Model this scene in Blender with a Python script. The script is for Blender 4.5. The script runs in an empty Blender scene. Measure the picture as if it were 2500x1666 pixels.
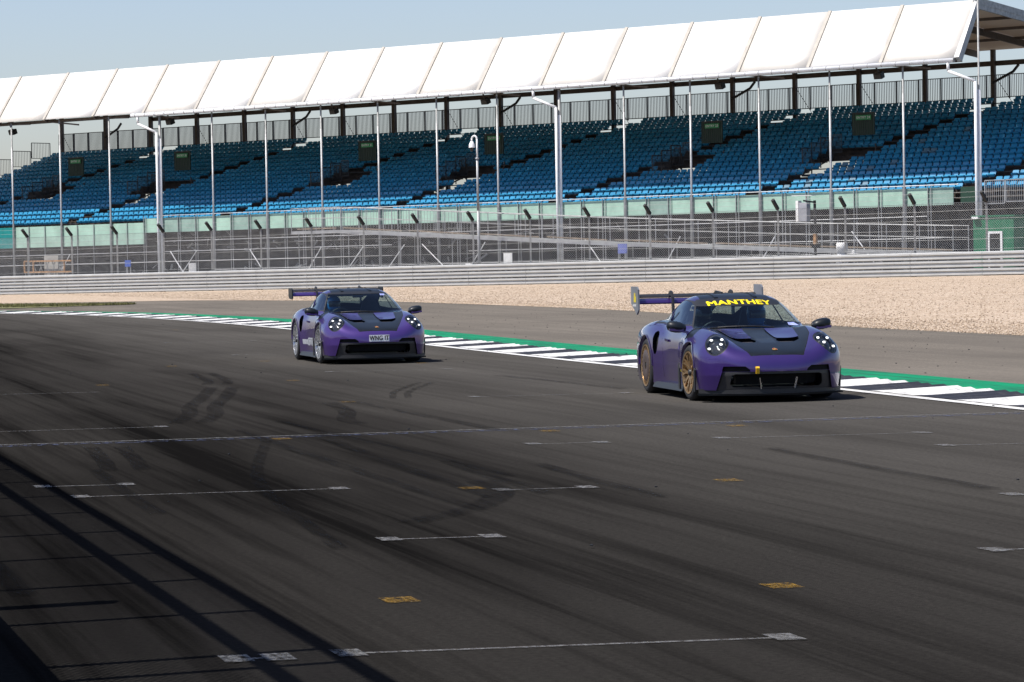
import bpy, math, random
import numpy as np
from mathutils import Vector, Matrix
random.seed(7); RNG = np.random.default_rng(11)
scene = bpy.context.scene
C = scene.collection
PI = math.pi

# ------------------------------------------------------------------ camera, sky, sun, exposure
F_PX, ROLL, Y_HOR, CAM_H = 7600.0, 0.018, 626.0, 1.87
cam_d = bpy.data.cameras.new('camera'); cam = bpy.data.objects.new('camera', cam_d); C.objects.link(cam)
cam_d.sensor_width = 36.0; cam_d.lens = 36.0 * F_PX / 2500.0
cam_d.clip_start = 0.5; cam_d.clip_end = 6000
pitch = math.atan((833 - Y_HOR) / F_PX)
cam.matrix_world = (Matrix.Translation((0, 0, CAM_H)) @ Matrix.Rotation(PI/2 - pitch, 4, 'X') @ Matrix.Rotation(-ROLL, 4, 'Z'))
scene.camera = cam
scene.render.resolution_x = 1024; scene.render.resolution_y = 682

SUN_EL, SHADOW_AZ = math.radians(59), math.radians(22.5)      # shadows fall towards this ground angle
sun_dir = Vector((-math.cos(SHADOW_AZ)*math.cos(SUN_EL), -math.sin(SHADOW_AZ)*math.cos(SUN_EL), math.sin(SUN_EL)))
sd = bpy.data.lights.new('sun', 'SUN'); sun = bpy.data.objects.new('sun', sd); C.objects.link(sun)
sd.energy = 5.0; sd.angle = math.radians(0.53); sd.color = (1.0, 0.95, 0.88)
sun.rotation_euler = (-sun_dir).to_track_quat('-Z', 'Y').to_euler()
sun.location = (0, 0, 60)
world = bpy.data.worlds.new('World'); scene.world = world; world.use_nodes = True
wn = world.node_tree.nodes; wl = world.node_tree.links
sky = wn.new('ShaderNodeTexSky'); sky.sky_type = 'NISHITA'; sky.sun_disc = False
sky.sun_elevation = SUN_EL
sky.sun_rotation = math.atan2(sun_dir.x, sun_dir.y)
sky.air_density = 1.0; sky.dust_density = 1.2; sky.ozone_density = 1.4; sky.altitude = 150
bg = wn['Background']; bg.inputs['Strength'].default_value = 0.104
tint = wn.new('ShaderNodeMix'); tint.data_type = 'RGBA'; tint.blend_type = 'MULTIPLY'; tint.inputs[0].default_value = 1.0
tint.inputs[7].default_value = (1.02, 1.0, 1.12, 1)            # the hazy day's cool white balance, over the whole sky
wl.new(sky.outputs['Color'], tint.inputs[6]); wl.new(tint.outputs[2], bg.inputs['Color'])
scene.view_settings.view_transform = 'Standard'; scene.view_settings.look = 'None'
scene.view_settings.gamma = 1.0; scene.view_settings.exposure = 0.35
scene.view_settings.use_curve_mapping = False
scene.render.engine = 'CYCLES'
scene.cycles.max_bounces = 8; scene.cycles.transparent_max_bounces = 12

# ------------------------------------------------------------------ materials
def new_mat(name):
    m = bpy.data.materials.new(name); m.use_nodes = True
    return m, m.node_tree, m.node_tree.nodes['Principled BSDF']
def node(nt, typ, **kw):
    n = nt.nodes.new(typ)
    for k, v in kw.items():
        if k in n.inputs.keys(): n.inputs[k].default_value = v
        else: setattr(n, k, v)
    return n
def obj_coord(nt, scale=(1, 1, 1), rot=(0, 0, 0), kind='Object'):
    tc = nt.nodes.new('ShaderNodeTexCoord'); mp = nt.nodes.new('ShaderNodeMapping')
    mp.inputs['Scale'].default_value = scale; mp.inputs['Rotation'].default_value = rot
    nt.links.new(tc.outputs[kind], mp.inputs['Vector'])
    return mp.outputs['Vector']
def ramp(nt, fac, stops):
    r = nt.nodes.new('ShaderNodeValToRGB'); e = r.color_ramp.elements
    while len(e) < len(stops): e.new(0.5)
    for i, (p, c) in enumerate(stops):
        e[i].position = p; e[i].color = (*c, 1) if len(c) == 3 else c
    nt.links.new(fac, r.inputs['Fac']); return r.outputs['Color']
def mixc(nt, a, b, fac, mode='MIX'):
    m = nt.nodes.new('ShaderNodeMix'); m.data_type = 'RGBA'; m.blend_type = mode
    for s, v in ((6, a), (7, b), (0, fac)):
        if hasattr(v, 'is_linked'): nt.links.new(v, m.inputs[s])
        elif s == 0: m.inputs[0].default_value = v
        else: m.inputs[s].default_value = (*v, 1)
    return m.outputs[2]
def noise(nt, vec, scale, detail=4, rough=0.55):
    n = nt.nodes.new('ShaderNodeTexNoise'); n.inputs['Scale'].default_value = scale
    n.inputs['Detail'].default_value = detail; n.inputs['Roughness'].default_value = rough
    nt.links.new(vec, n.inputs['Vector']); return n.outputs['Fac']
def bump(nt, bs, h, strength, dist):
    b = nt.nodes.new('ShaderNodeBump'); b.inputs['Strength'].default_value = strength; b.inputs['Distance'].default_value = dist
    nt.links.new(h, b.inputs['Height']); nt.links.new(b.outputs['Normal'], bs.inputs['Normal'])
M = {}
def plain(key, col, rough=0.5, metal=0.0, var=0.12, vscale=3.0, spec=0.5, coat=0.0):
    """colour with a little grime variation"""
    m, nt, bs = new_mat(key)
    v = obj_coord(nt); n = noise(nt, v, vscale, 5, 0.6)
    d = tuple(c*(1-var*1.6) for c in col); l = tuple(min(1, c*(1+var)) for c in col)
    nt.links.new(ramp(nt, n, [(0.3, d), (0.7, l)]), bs.inputs['Base Color'])
    r = nt.nodes.new('ShaderNodeMapRange'); r.inputs['To Min'].default_value = max(0, rough-0.06); r.inputs['To Max'].default_value = min(1, rough+0.08)
    nt.links.new(n, r.inputs['Value']); nt.links.new(r.outputs[0], bs.inputs['Roughness'])
    bs.inputs['Metallic'].default_value = metal; bs.inputs['Specular IOR Level'].default_value = spec
    bs.inputs['Coat Weight'].default_value = coat; bs.inputs['Coat Roughness'].default_value = 0.04
    M[key] = m; return m

TRACK_ANG = math.radians(104.6)       # direction the straight runs, on the ground
def asphalt(key, dark, light, rubber_shade, seed=0.0, streak=1.0, shade_grade=False):
    m, nt, bs = new_mat(key)
    w = obj_coord(nt, kind='Object')
    al = obj_coord(nt, rot=(0, 0, -TRACK_ANG), kind='Object')
    st = nt.nodes.new('ShaderNodeMapping'); st.inputs['Scale'].default_value = (0.045, 2.6, 1); st.inputs['Location'].default_value = (seed, seed, 0)
    nt.links.new(al, st.inputs['Vector'])
    s1 = noise(nt, st.outputs[0], 1.0, 9, 0.72)
    st2 = nt.nodes.new('ShaderNodeMapping'); st2.inputs['Scale'].default_value = (0.05, 0.60, 1); st2.inputs['Location'].default_value = (seed+7, seed+3, 0)
    nt.links.new(al, st2.inputs['Vector'])
    s2 = noise(nt, st2.outputs[0], 1.0, 4, 0.5)
    big = noise(nt, w, 0.12, 3, 0.5)
    grit = noise(nt, w, 190, 2, 0.7)
    base = ramp(nt, big, [(0.3, dark), (0.7, light)])
    gr = ramp(nt, grit, [(0.3, (0.55, 0.55, 0.55)), (0.72, (1.5, 1.48, 1.42))])
    base = mixc(nt, base, gr, 1.0, 'MULTIPLY')
    mid = noise(nt, w, 26, 5, 0.75); base = mixc(nt, base, ramp(nt, mid, [(0.32, (0.72, 0.72, 0.73)), (0.68, (1.28, 1.27, 1.25))]), 1.0, 'MULTIPLY')
    f1 = ramp(nt, s1, [(0.46, (0, 0, 0)), (0.62, (1, 1, 1))]); f2 = ramp(nt, s2, [(0.46, (0, 0, 0)), (0.62, (1, 1, 1))])
    ff = mixc(nt, f1, f2, 0.5)
    if shade_grade:                                  # shade painted into the asphalt colour, deepest on the pit side, over tyre streaks
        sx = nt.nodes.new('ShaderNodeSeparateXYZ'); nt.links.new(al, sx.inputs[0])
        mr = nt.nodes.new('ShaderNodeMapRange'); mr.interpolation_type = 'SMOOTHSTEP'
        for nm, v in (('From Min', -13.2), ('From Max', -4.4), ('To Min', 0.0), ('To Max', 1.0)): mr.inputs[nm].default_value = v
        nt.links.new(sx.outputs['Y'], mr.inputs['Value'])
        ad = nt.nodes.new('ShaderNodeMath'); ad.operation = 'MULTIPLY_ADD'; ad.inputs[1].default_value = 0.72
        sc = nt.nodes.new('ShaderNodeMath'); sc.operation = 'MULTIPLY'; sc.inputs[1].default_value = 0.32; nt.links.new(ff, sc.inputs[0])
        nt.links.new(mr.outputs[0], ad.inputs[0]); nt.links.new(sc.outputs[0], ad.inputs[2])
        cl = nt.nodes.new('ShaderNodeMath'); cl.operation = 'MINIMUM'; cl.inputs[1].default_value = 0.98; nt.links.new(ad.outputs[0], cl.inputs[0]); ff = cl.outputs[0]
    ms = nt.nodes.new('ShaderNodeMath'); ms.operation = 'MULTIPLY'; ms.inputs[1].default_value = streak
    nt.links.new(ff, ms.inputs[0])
    col = mixc(nt, base, rubber_shade, ms.outputs[0])
    nt.links.new(col, bs.inputs['Base Color'])
    bs.inputs['Roughness'].default_value = 1.0; bs.inputs['Specular IOR Level'].default_value = 0.0
    bump(nt, bs, grit, 0.5, 0.004)
    M[key] = m
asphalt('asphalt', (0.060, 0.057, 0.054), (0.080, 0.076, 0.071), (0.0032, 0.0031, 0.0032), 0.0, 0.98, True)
asphalt('asphalt_runoff', (0.125, 0.113, 0.100), (0.165, 0.149, 0.131), (0.090, 0.082, 0.073), 31.0, 0.6)

def paint_mat(key, col, under, wear_scale, lo, hi, rough=0.6):
    """painted surface that is worn through to what lies below, in streaks along the track"""
    m, nt, bs = new_mat(key)
    al = obj_coord(nt, rot=(0, 0, -TRACK_ANG)); st = nt.nodes.new('ShaderNodeMapping'); st.inputs['Scale'].default_value = (0.25, 3.0, 1) if under is not None else (1.2, 2.2, 1)
    nt.links.new(al, st.inputs['Vector'])
    n = noise(nt, st.outputs[0], wear_scale, 8, 0.75)
    f = ramp(nt, n, [(lo, (1, 1, 1)), (hi, (0, 0, 0))])
    n2 = noise(nt, al, 1.3, 4)
    c2 = ramp(nt, n2, [(0.3, tuple(c*0.82 for c in col)), (0.7, col)])
    if under is None: nt.links.new(c2, bs.inputs['Base Color']); nt.links.new(f, bs.inputs['Alpha'])
    else: nt.links.new(mixc(nt, under, c2, f), bs.inputs['Base Color'])
    bs.inputs['Roughness'].default_value = rough; bs.inputs['Specular IOR Level'].default_value = 0.1
    M[key] = m
paint_mat('paint_white', (0.70, 0.69, 0.66), (0.16, 0.155, 0.15), 2.2, 0.50, 0.70)
paint_mat('paint_worn', (0.21, 0.207, 0.20), None, 11.0, 0.30, 0.64)
paint_mat('paint_yellow', (0.28, 0.16, 0.016), None, 11.0, 0.30, 0.58)
paint_mat('paint_blue', (0.09, 0.11, 0.20), None, 6.0, 0.34, 0.52)
paint_mat('paint_green', (0.0, 0.245, 0.10), (0.015, 0.07, 0.04), 1.2, 0.44, 0.64)
paint_mat('paint_black', (0.030, 0.030, 0.036), (0.07, 0.065, 0.06), 2.0, 0.52, 0.7)

def rubber_mark():
    m, nt, bs = new_mat('rubber_mark')
    al = obj_coord(nt, rot=(0, 0, -TRACK_ANG)); w = nt.nodes.new('ShaderNodeMapping'); w.inputs['Scale'].default_value = (0.25, 6, 1); nt.links.new(al, w.inputs['Vector']); n = noise(nt, w.outputs[0], 3, 6, 0.7)
    bs.inputs['Base Color'].default_value = (0.003, 0.003, 0.0035, 1); bs.inputs['Roughness'].default_value = 0.95; bs.inputs['Specular IOR Level'].default_value = 0.05
    nt.links.new(ramp(nt, n, [(0.36, (0, 0, 0)), (0.68, (0.5, 0.5, 0.5))]), bs.inputs['Alpha'])
    M['rubber_mark'] = m
rubber_mark()

def gravel_mat():
    m, nt, bs = new_mat('gravel')
    w = obj_coord(nt)
    vo = nt.nodes.new('ShaderNodeTexVoronoi'); vo.inputs['Scale'].default_value = 23; nt.links.new(w, vo.inputs['Vector'])
    big = noise(nt, w, 0.35, 5, 0.6)
    sep = nt.nodes.new('ShaderNodeSeparateColor'); nt.links.new(vo.outputs['Color'], sep.inputs[0])
    c1 = ramp(nt, sep.outputs[0], [(0.0, (0.17, 0.125, 0.085)), (0.3, (0.38, 0.290, 0.205)), (0.7, (0.52, 0.405, 0.300)), (1.0, (0.70, 0.60, 0.50))])
    c2 = ramp(nt, big, [(0.3, (0.86, 0.84, 0.80)), (0.7, (1.0, 1.0, 1.0))])
    nt.links.new(mixc(nt, c1, c2, 1.0, 'MULTIPLY'), bs.inputs['Base Color'])
    bs.inputs['Roughness'].default_value = 0.9; bs.inputs['Specular IOR Level'].default_value = 0.2
    iv = nt.nodes.new('ShaderNodeMath'); iv.operation = 'SUBTRACT'; iv.inputs[0].default_value = 1.0
    nt.links.new(vo.outputs['Distance'], iv.inputs[1]); bump(nt, bs, iv.outputs[0], 0.7, 0.03)
    M['gravel'] = m
gravel_mat()
plain('stone', (0.46, 0.35, 0.26), 0.9, var=0.35, vscale=11)
plain('earth', (0.17, 0.15, 0.09), 0.95, var=0.4, vscale=0.6)
plain('grass', (0.15, 0.145, 0.05), 0.9, var=0.3, vscale=2)
plain('concrete', (0.34, 0.33, 0.31), 0.9, var=0.2)
plain('galv', (0.36, 0.365, 0.37), 0.48, 0.35, var=0.14, vscale=2.5)
plain('galv_dull', (0.34, 0.345, 0.34), 0.6, 0.3, var=0.22, vscale=4)
plain('armco', (0.43, 0.44, 0.435), 0.5, 0.1, var=0.07, vscale=1.3)
plain('rib', (0.40, 0.37, 0.32), 0.6, var=0.1)
plain('black_rubber', (0.012, 0.013, 0.013), 0.6)
plain('white_pvc', (0.73, 0.72, 0.695), 0.5, var=0.05, vscale=0.35)
plain('white_pvc_warm', (0.66, 0.635, 0.585), 0.5, var=0.05, vscale=0.35)
def fabric_mat(key, col, through):
    m, nt, bs = new_mat(key); bs.inputs['Base Color'].default_value = (*col, 1); bs.inputs['Roughness'].default_value = 0.8
    tl = nt.nodes.new('ShaderNodeBsdfTranslucent'); tl.inputs[0].default_value = (*col, 1); mx = nt.nodes.new('ShaderNodeMixShader')
    nn = noise(nt, obj_coord(nt), 0.4, 4); mr = nt.nodes.new('ShaderNodeMapRange'); mr.inputs['To Min'].default_value = through*.8; mr.inputs['To Max'].default_value = through*1.2
    nt.links.new(nn, mr.inputs['Value']); nt.links.new(mr.outputs[0], mx.inputs[0]); nt.links.new(bs.outputs[0], mx.inputs[1]); nt.links.new(tl.outputs[0], mx.inputs[2]); nt.links.new(mx.outputs[0], nt.nodes['Material Output'].inputs[0]); M[key] = m
fabric_mat('soffit', (0.52, 0.44, 0.35), 0.26)
plain('white_metal', (0.72, 0.73, 0.74), 0.4, var=0.06)
plain('brown_steel', (0.075, 0.058, 0.048), 0.6, var=0.25)
plain('dark_rail', (0.035, 0.036, 0.040), 0.5)
plain('seat_blue', (0.022, 0.230, 0.410), 0.28, var=0.14, vscale=0.7, spec=0.6)
plain('seat_faded', (0.10, 0.20, 0.27), 0.4, var=0.2, vscale=2)
plain('step_wood', (0.060, 0.044, 0.034), 0.85, var=0.4)
plain('fascia_green', (0.33, 0.49, 0.40), 0.55, var=0.13, vscale=0.9)
plain('fascia_grey', (0.25, 0.36, 0.31), 0.6, var=0.15, vscale=1.2)
plain('teal', (0.0, 0.20, 0.19), 0.5)
plain('netting', (0.013, 0.013, 0.016), 0.9, var=0.5, vscale=1.5)
plain('dark_green', (0.012, 0.045, 0.026), 0.5)
plain('sign_green', (0.03, 0.30, 0.10), 0.5)
plain('cabin_green', (0.01, 0.14, 0.065), 0.5)
plain('white_board', (0.75, 0.75, 0.74), 0.5)
plain('board_blue', (0.03, 0.09, 0.42), 0.5)
plain('board_violet', (0.13, 0.16, 0.42), 0.5)
plain('grey_box', (0.30, 0.31, 0.34), 0.4)
plain('rust', (0.40, 0.22, 0.10), 0.8, var=0.4, vscale=6)
plain('orange_brown', (0.30, 0.14, 0.03), 0.7, var=0.3)
plain('dark_glass', (0.02, 0.022, 0.024), 0.1)
plain('black_pole', (0.012, 0.012, 0.012), 0.5)
plain('yellow_tag', (0.75, 0.48, 0.02), 0.5)

# ------------------------------------------------------------------ mesh helpers
class MB:
    """collects simple shapes; build() links them as one mesh object"""
    def __init__(s): s.v = []; s.f = []
    def add(s, vs, fs):
        o = len(s.v); s.v += [tuple(p) for p in vs]; s.f += [tuple(i+o for i in f) for f in fs]
    def box(s, c, d, rz=0.0):
        x, y, z = (k/2 for k in d); ca, sa = math.cos(rz), math.sin(rz)
        vs = []
        for k in ((-1,-1,-1),(1,-1,-1),(1,1,-1),(-1,1,-1),(-1,-1,1),(1,-1,1),(1,1,1),(-1,1,1)):
            px, py = k[0]*x, k[1]*y
            vs.append((c[0]+px*ca-py*sa, c[1]+px*sa+py*ca, c[2]+k[2]*z))
        s.add(vs, [(0,3,2,1),(4,5,6,7),(0,1,5,4),(1,2,6,5),(2,3,7,6),(3,0,4,7)])
    def hexa(s, p):          # eight corners: bottom ring then top ring
        s.add(p, [(0,3,2,1),(4,5,6,7),(0,1,5,4),(1,2,6,5),(2,3,7,6),(3,0,4,7)])
    def frame(s, a, b, up=(0, 0, 1)):
        a = Vector(a); b = Vector(b); d = (b-a).normalized(); up = Vector(up)
        if abs(d.dot(up)) > 0.98: up = Vector((1, 0, 0))
        sx = d.cross(up).normalized(); sy = sx.cross(d).normalized()
        return a, b, sx, sy
    def bar(s, a, b, w, h=None, up=(0, 0, 1)):
        h = h or w; a, b, sx, sy = s.frame(a, b, up); r = []
        for p in (a, b):
            for i, j in ((-1,-1),(1,-1),(1,1),(-1,1)): r.append(p+sx*(i*w/2)+sy*(j*h/2))
        s.hexa(r)
    def tube(s, a, b, r, n=8, r2=None, cap=True):
        a, b, sx, sy = s.frame(a, b); r2 = r if r2 is None else r2; vs = []
        for p, rr in ((a, r), (b, r2)):
            for k in range(n):
                t = 2*PI*k/n; vs.append(p+sx*(rr*math.cos(t))+sy*(rr*math.sin(t)))
        fs = [(k, (k+1) % n, n+(k+1) % n, n+k) for k in range(n)]
        if cap: fs += [tuple(range(n-1, -1, -1)), tuple(range(n, 2*n))]
        s.add(vs, fs)
    def path(s, pts, r, n=8):
        for a, b in zip(pts[:-1], pts[1:]): s.tube(a, b, r, n)
    def lathe(s, prof, n, axis='z', c=(0, 0, 0), close=False):
        vs = []; fs = []
        for (r, h) in prof:
            for k in range(n):
                t = 2*PI*k/n
                p = (r*math.cos(t), r*math.sin(t), h) if axis == 'z' else (r*math.cos(t), h, r*math.sin(t))
                vs.append((p[0]+c[0], p[1]+c[1], p[2]+c[2]))
        m = len(prof)
        for i in range(m-1 if not close else m):
            j = (i+1) % m
            for k in range(n): fs.append((i*n+k, i*n+(k+1) % n, j*n+(k+1) % n, j*n+k))
        s.add(vs, fs)
    def prism(s, poly, a, b):   # polygon of 3D points swept by vector b-a added to each
        d = Vector(b)-Vector(a); n = len(poly)
        vs = [Vector(p) for p in poly]; vs += [p+d for p in vs]
        s.add(vs, [tuple(range(n-1, -1, -1)), tuple(range(n, 2*n))]+[(k, (k+1) % n, n+(k+1) % n, n+k) for k in range(n)])
    def build(s, name, mat, parent=None, smooth=False, loc=None):
        me = bpy.data.meshes.new(name); me.from_pydata(s.v, [], s.f); me.update()
        return link(name, me, mat, parent, smooth, loc)
def link(name, me, mat, parent=None, smooth=False, loc=None):
    if mat is not None and not me.materials: me.materials.append(M[mat] if isinstance(mat, str) else mat)
    if smooth: me.polygons.foreach_set('use_smooth', [True]*len(me.polygons))
    o = bpy.data.objects.new(name, me); C.objects.link(o)
    if parent is not None: o.parent = parent
    if loc is not None: o.location = loc
    return o
def empty(name, loc=(0, 0, 0), rz=0.0):
    o = bpy.data.objects.new(name, None); C.objects.link(o); o.location = loc; o.rotation_euler = (0, 0, rz); o.empty_display_size = 0.3
    return o
def tag(o, label=None, cat=None, group=None, kind=None):
    if label: o['label'] = label
    if cat: o['category'] = cat
    if group: o['group'] = group
    if kind: o['kind'] = kind
    return o
def copy_of(o, parent=None, loc=None):
    c = o.copy(); C.objects.link(c); c.parent = parent
    if loc is not None: c.location = loc
    return c
def smooth_poly(P, n):
    """resample a polyline through a Catmull-Rom curve"""
    P = [np.array(p, float) for p in P]; P = [2*P[0]-P[1]]+P+[2*P[-1]-P[-2]]
    out = []
    m = len(P)-3
    for i in range(m):
        p0, p1, p2, p3 = P[i:i+4]
        for t in np.linspace(0, 1, n, endpoint=False):
            out.append(0.5*((2*p1)+(-p0+p2)*t+(2*p0-5*p1+4*p2-p3)*t*t+(-p0+3*p1-3*p2+p3)*t**3))
    out.append(P[-2]); return np.array(out)
def resample(P, n):
    P = np.array(P); d = np.r_[0, np.cumsum(np.linalg.norm(np.diff(P, axis=0), axis=1))]
    s = np.linspace(0, d[-1], n); return np.c_[np.interp(s, d, P[:, 0]), np.interp(s, d, P[:, 1])]
# ------------------------------------------------------------------ ground and track (z up, metres; camera stands over the origin)
def sheet(name, A, B, zA, zB, mat, rows=1):
    """strip between two polylines"""
    n = len(A); vs = []; fs = []
    for r in range(rows+1):
        k = r/rows
        for i in range(n):
            p = A[i]*(1-k)+B[i]*k; za = zA[i] if hasattr(zA, '__len__') else zA; zb = zB[i] if hasattr(zB, '__len__') else zB
            vs.append((p[0], p[1], za*(1-k)+zb*k))
    for r in range(rows):
        for i in range(n-1): fs.append((r*n+i, r*n+i+1, (r+1)*n+i+1, (r+1)*n+i))
    me = bpy.data.meshes.new(name); me.from_pydata(vs, [], fs); me.update()
    if me.polygons[0].normal.z < 0: me.flip_normals()
    return link(name, me, mat)
def flat(name, pts, z, mat, parent=None):
    me = bpy.data.meshes.new(name); me.from_pydata([(x, y, z) for x, y in pts], [], [tuple(range(len(pts)))]); me.update()
    if me.polygons[0].normal.z < 0: me.flip_normals()
    return link(name, me, mat, parent)

g = flat('ground', [(-2500, -1500), (2500, -1500), (2500, 4500), (-2500, 4500)], -0.6, 'earth'); tag(g, kind='structure')
EDGE = smooth_poly([(15.8, -4.5), (13.3, 5.5), (10.8, 15.5), (8.35, 25.5), (5.84, 35.55), (4.2, 42.2), (2.02, 50.85), (-0.16, 59.6), (-2.45, 69.0), (-4.75, 78.8), (-7.25, 88.6), (-10.2, 98.6), (-13.5, 108.1), (-18.0, 117.8), (-24.5, 127.0), (-34, 137), (-47, 147), (-62, 155)], 8)
d = np.gradient(EDGE, axis=0); d /= np.linalg.norm(d, axis=1)[:, None]
NRM = np.c_[d[:, 1], -d[:, 0]]                  # outwards, away from the track
arc = np.r_[0, np.cumsum(np.linalg.norm(np.diff(EDGE, axis=0), axis=1))]
def edge_at(s, off):
    x = np.interp(s, arc, EDGE[:, 0]); y = np.interp(s, arc, EDGE[:, 1]); nx = np.interp(s, arc, NRM[:, 0]); ny = np.interp(s, arc, NRM[:, 1])
    return np.array([x+nx*off, y+ny*off])
def offs(o): return EDGE+NRM*np.atleast_1d(o)[:, None] if hasattr(o, '__len__') else EDGE+NRM*o
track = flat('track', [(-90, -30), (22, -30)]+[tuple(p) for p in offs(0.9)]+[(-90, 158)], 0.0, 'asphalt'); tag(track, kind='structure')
KW = 1.36 + 0.12*np.clip((arc-60)/60, 0, 1); GW = 2.62 + 0.45*np.clip((arc-60)/60, 0, 1)
GRAVEL_EDGE = smooth_poly([(27, 6), (19, 33), (10.8, 65.64), (7.74, 78.31), (3.44, 104.13), (-4.34, 131.5), (-7.05, 138.0), (-14.8, 149.5), (-20.6, 150.5), (-27, 151.5), (-45, 158), (-75, 170)], 10)
n_ro = 170
ro = sheet('run_off', resample(offs(GW), n_ro), resample(GRAVEL_EDGE, n_ro), 0.008, 0.012, 'asphalt_runoff', 3); tag(ro, kind='structure')
gs = sheet('green_strip', offs(KW-0.02), offs(GW), 0.014, 0.014, 'paint_green'); tag(gs, kind='structure')
el = sheet('edge_line', offs(0.0), offs(0.20), 0.010, 0.010, 'paint_white'); el.parent = track
kb = sheet('kerb', offs(0.19), offs(KW), 0.016, 0.016, 'paint_black'); tag(kb, kind='structure')
s = 12.0; i = 0; ksum = arc[-1]-6
while s < ksum:                                # raised blocks, white then black, each with its ridges
    white = i % 2 == 0; L = 1.62 if white else 1.40
    m = MB(); kw = float(np.interp(s, arc, KW)); nr = 3
    for r in range(nr):
        a, b = s+L*r/nr, s+L*(r+1)/nr; mid = a+(b-a)*0.62
        o1 = kw-0.04*(r % 2)
        p = [edge_at(a, .19), edge_at(mid, .19), edge_at(b, .19), edge_at(a, o1), edge_at(mid, o1), edge_at(b, o1)]
        z = [.017, .020, .017, .020, .062, .020]
        m.add([(q[0], q[1], zz) for q, zz in zip(p, z)], [(0, 1, 4, 3), (1, 2, 5, 4), (3, 4, 5)])
    o = m.build('kerb_block', 'paint_white' if white else 'paint_black', kb)
    s += L; i += 1

# gravel trap, rising gently to the barrier
B_ANG = math.radians(40); BD = np.array([math.cos(B_ANG), -math.sin(B_ANG)]); BN = np.array([-math.sin(B_ANG), -math.cos(B_ANG)])
def BP(s): return np.array([0, 176.0])+BD*s
def BZ(s): return 0.25+0.0072*s
bs_ = np.linspace(78, -95, 220); BL = np.array([BP(s) for s in bs_]); BLZ = BZ(bs_)
GE = resample(GRAVEL_EDGE, 220)
def gravel_z(k, zb):  # k 0..1 from the edge to the barrier
    return 0.018+(zb-0.018)*k**1.15
nr = 40; vs = []; fs = []
for r in range(nr+1):
    k = (r/nr)**1.25
    for i in range(220):
        p = GE[i]*(1-k)+BL[i]*k
        vs.append((p[0], p[1], gravel_z(k, BLZ[i])))
for r in range(nr):
    for i in range(219): fs.append((r*220+i, r*220+i+1, (r+1)*220+i+1, (r+1)*220+i))
me = bpy.data.meshes.new('gravel_trap'); me.from_pydata(vs, [], fs); me.update()
if me.polygons[0].normal.z < 0: me.flip_normals()
gv = link('gravel_trap', me, 'gravel', smooth=True); tag(gv, kind='structure')
# loose stones lying on the bed and spilling over its edge
N = 52000
ii = RNG.integers(30, 150, N); kk = np.where(RNG.random(N) < 0.45, RNG.random(N)**2*0.12-0.006, RNG.random(N)**1.4*0.9)
fr = RNG.random(N); pe = GE[ii]*(1-fr)[:, None]+GE[ii+1]*fr[:, None]; pb = BL[ii]*(1-fr)[:, None]+BL[ii+1]*fr[:, None]
pp = pe*(1-kk)[:, None]+pb*kk[:, None]; zb = BLZ[ii]
pz = np.where(kk > 0, 0.018+(zb-0.018)*np.clip(kk, 0, 1)**1.15, 0.012)
sz = RNG.uniform(0.014, 0.034, N); an = RNG.uniform(0, PI, N)
oct_v = np.array([(1, 0, 0), (0, .75, 0), (-1, 0, 0), (0, -.75, 0), (0.1, 0.1, .62), (0, 0, -.4)])
V = np.zeros((N, 6, 3))
V[:, :, 0] = oct_v[None, :, 0]*np.cos(an)[:, None]-oct_v[None, :, 1]*np.sin(an)[:, None]
V[:, :, 1] = oct_v[None, :, 0]*np.sin(an)[:, None]+oct_v[None, :, 1]*np.cos(an)[:, None]
V[:, :, 2] = oct_v[None, :, 2]
V = V*sz[:, None, None]*RNG.uniform(.75, 1.25, (N, 6, 1)); V[:, :, :2] += pp[:, None, :]; V[:, :, 2] += pz[:, None]+0.006
of = np.array([(0, 1, 4), (1, 2, 4), (2, 3, 4), (3, 0, 4), (1, 0, 5), (2, 1, 5), (3, 2, 5), (0, 3, 5)])
Fq = (of[None]+(np.arange(N)*6)[:, None, None]).reshape(-1, 3)
def raw_mesh(name, V, F):
    V = np.asarray(V, np.float32).reshape(-1, 3); F = np.asarray(F, np.int32)
    me = bpy.data.meshes.new(name); me.vertices.add(len(V)); me.vertices.foreach_set('co', V.ravel())
    k = F.shape[1]; me.loops.add(F.size); me.loops.foreach_set('vertex_index', F.ravel())
    me.polygons.add(len(F)); me.polygons.foreach_set('loop_start', np.arange(0, F.size, k, dtype=np.int32))
    me.polygons.foreach_set('loop_total', np.full(len(F), k, np.int32)); me.update(calc_edges=True); me.validate()
    return me
st = link('loose_gravel', raw_mesh('loose_gravel', V, Fq), 'gravel'); st.parent = gv; tag(st, kind='stuff')
gp = [(-16.8, 139.3), (-18.6, 137.3), (-21.4, 133.2), (-25, 133), (-52, 148), (-60, 158), (-40, 154.5), (-27, 148.6), (-21, 145.5)]
gr = flat('grass_verge', gp, 0.03, 'grass'); tag(gr, kind='structure')
m = MB()
for k in range(5000):
    x = random.uniform(-27, -16.8); f = (x+16.8)/-10.2
    y = random.uniform(138.6-f*5.6, 139.6+f*8.6); h = random.uniform(.05, .13); a = random.uniform(0, PI); w = .02
    m.add([(x-w*math.cos(a), y-w*math.sin(a), .03), (x+w*math.cos(a), y+w*math.sin(a), .03), (x+random.uniform(-.04, .04), y, .03+h)], [(0, 1, 2)])
gb = m.build('grass_blades', 'grass', gr); tag(gb, kind='stuff')
# yard behind the barrier, up to and under the stand
yl = np.array([BP(s)-BN*0.15 for s in (-110, 0, 100)]); yb = np.array([BP(s)-BN*75 for s in (-110, 0, 100)])
zz = [BZ(s)-0.02 for s in (-110, 0, 100)]
yd = sheet('service_yard', yl, yb, zz, zz, 'concrete'); tag(yd, kind='structure')

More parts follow.
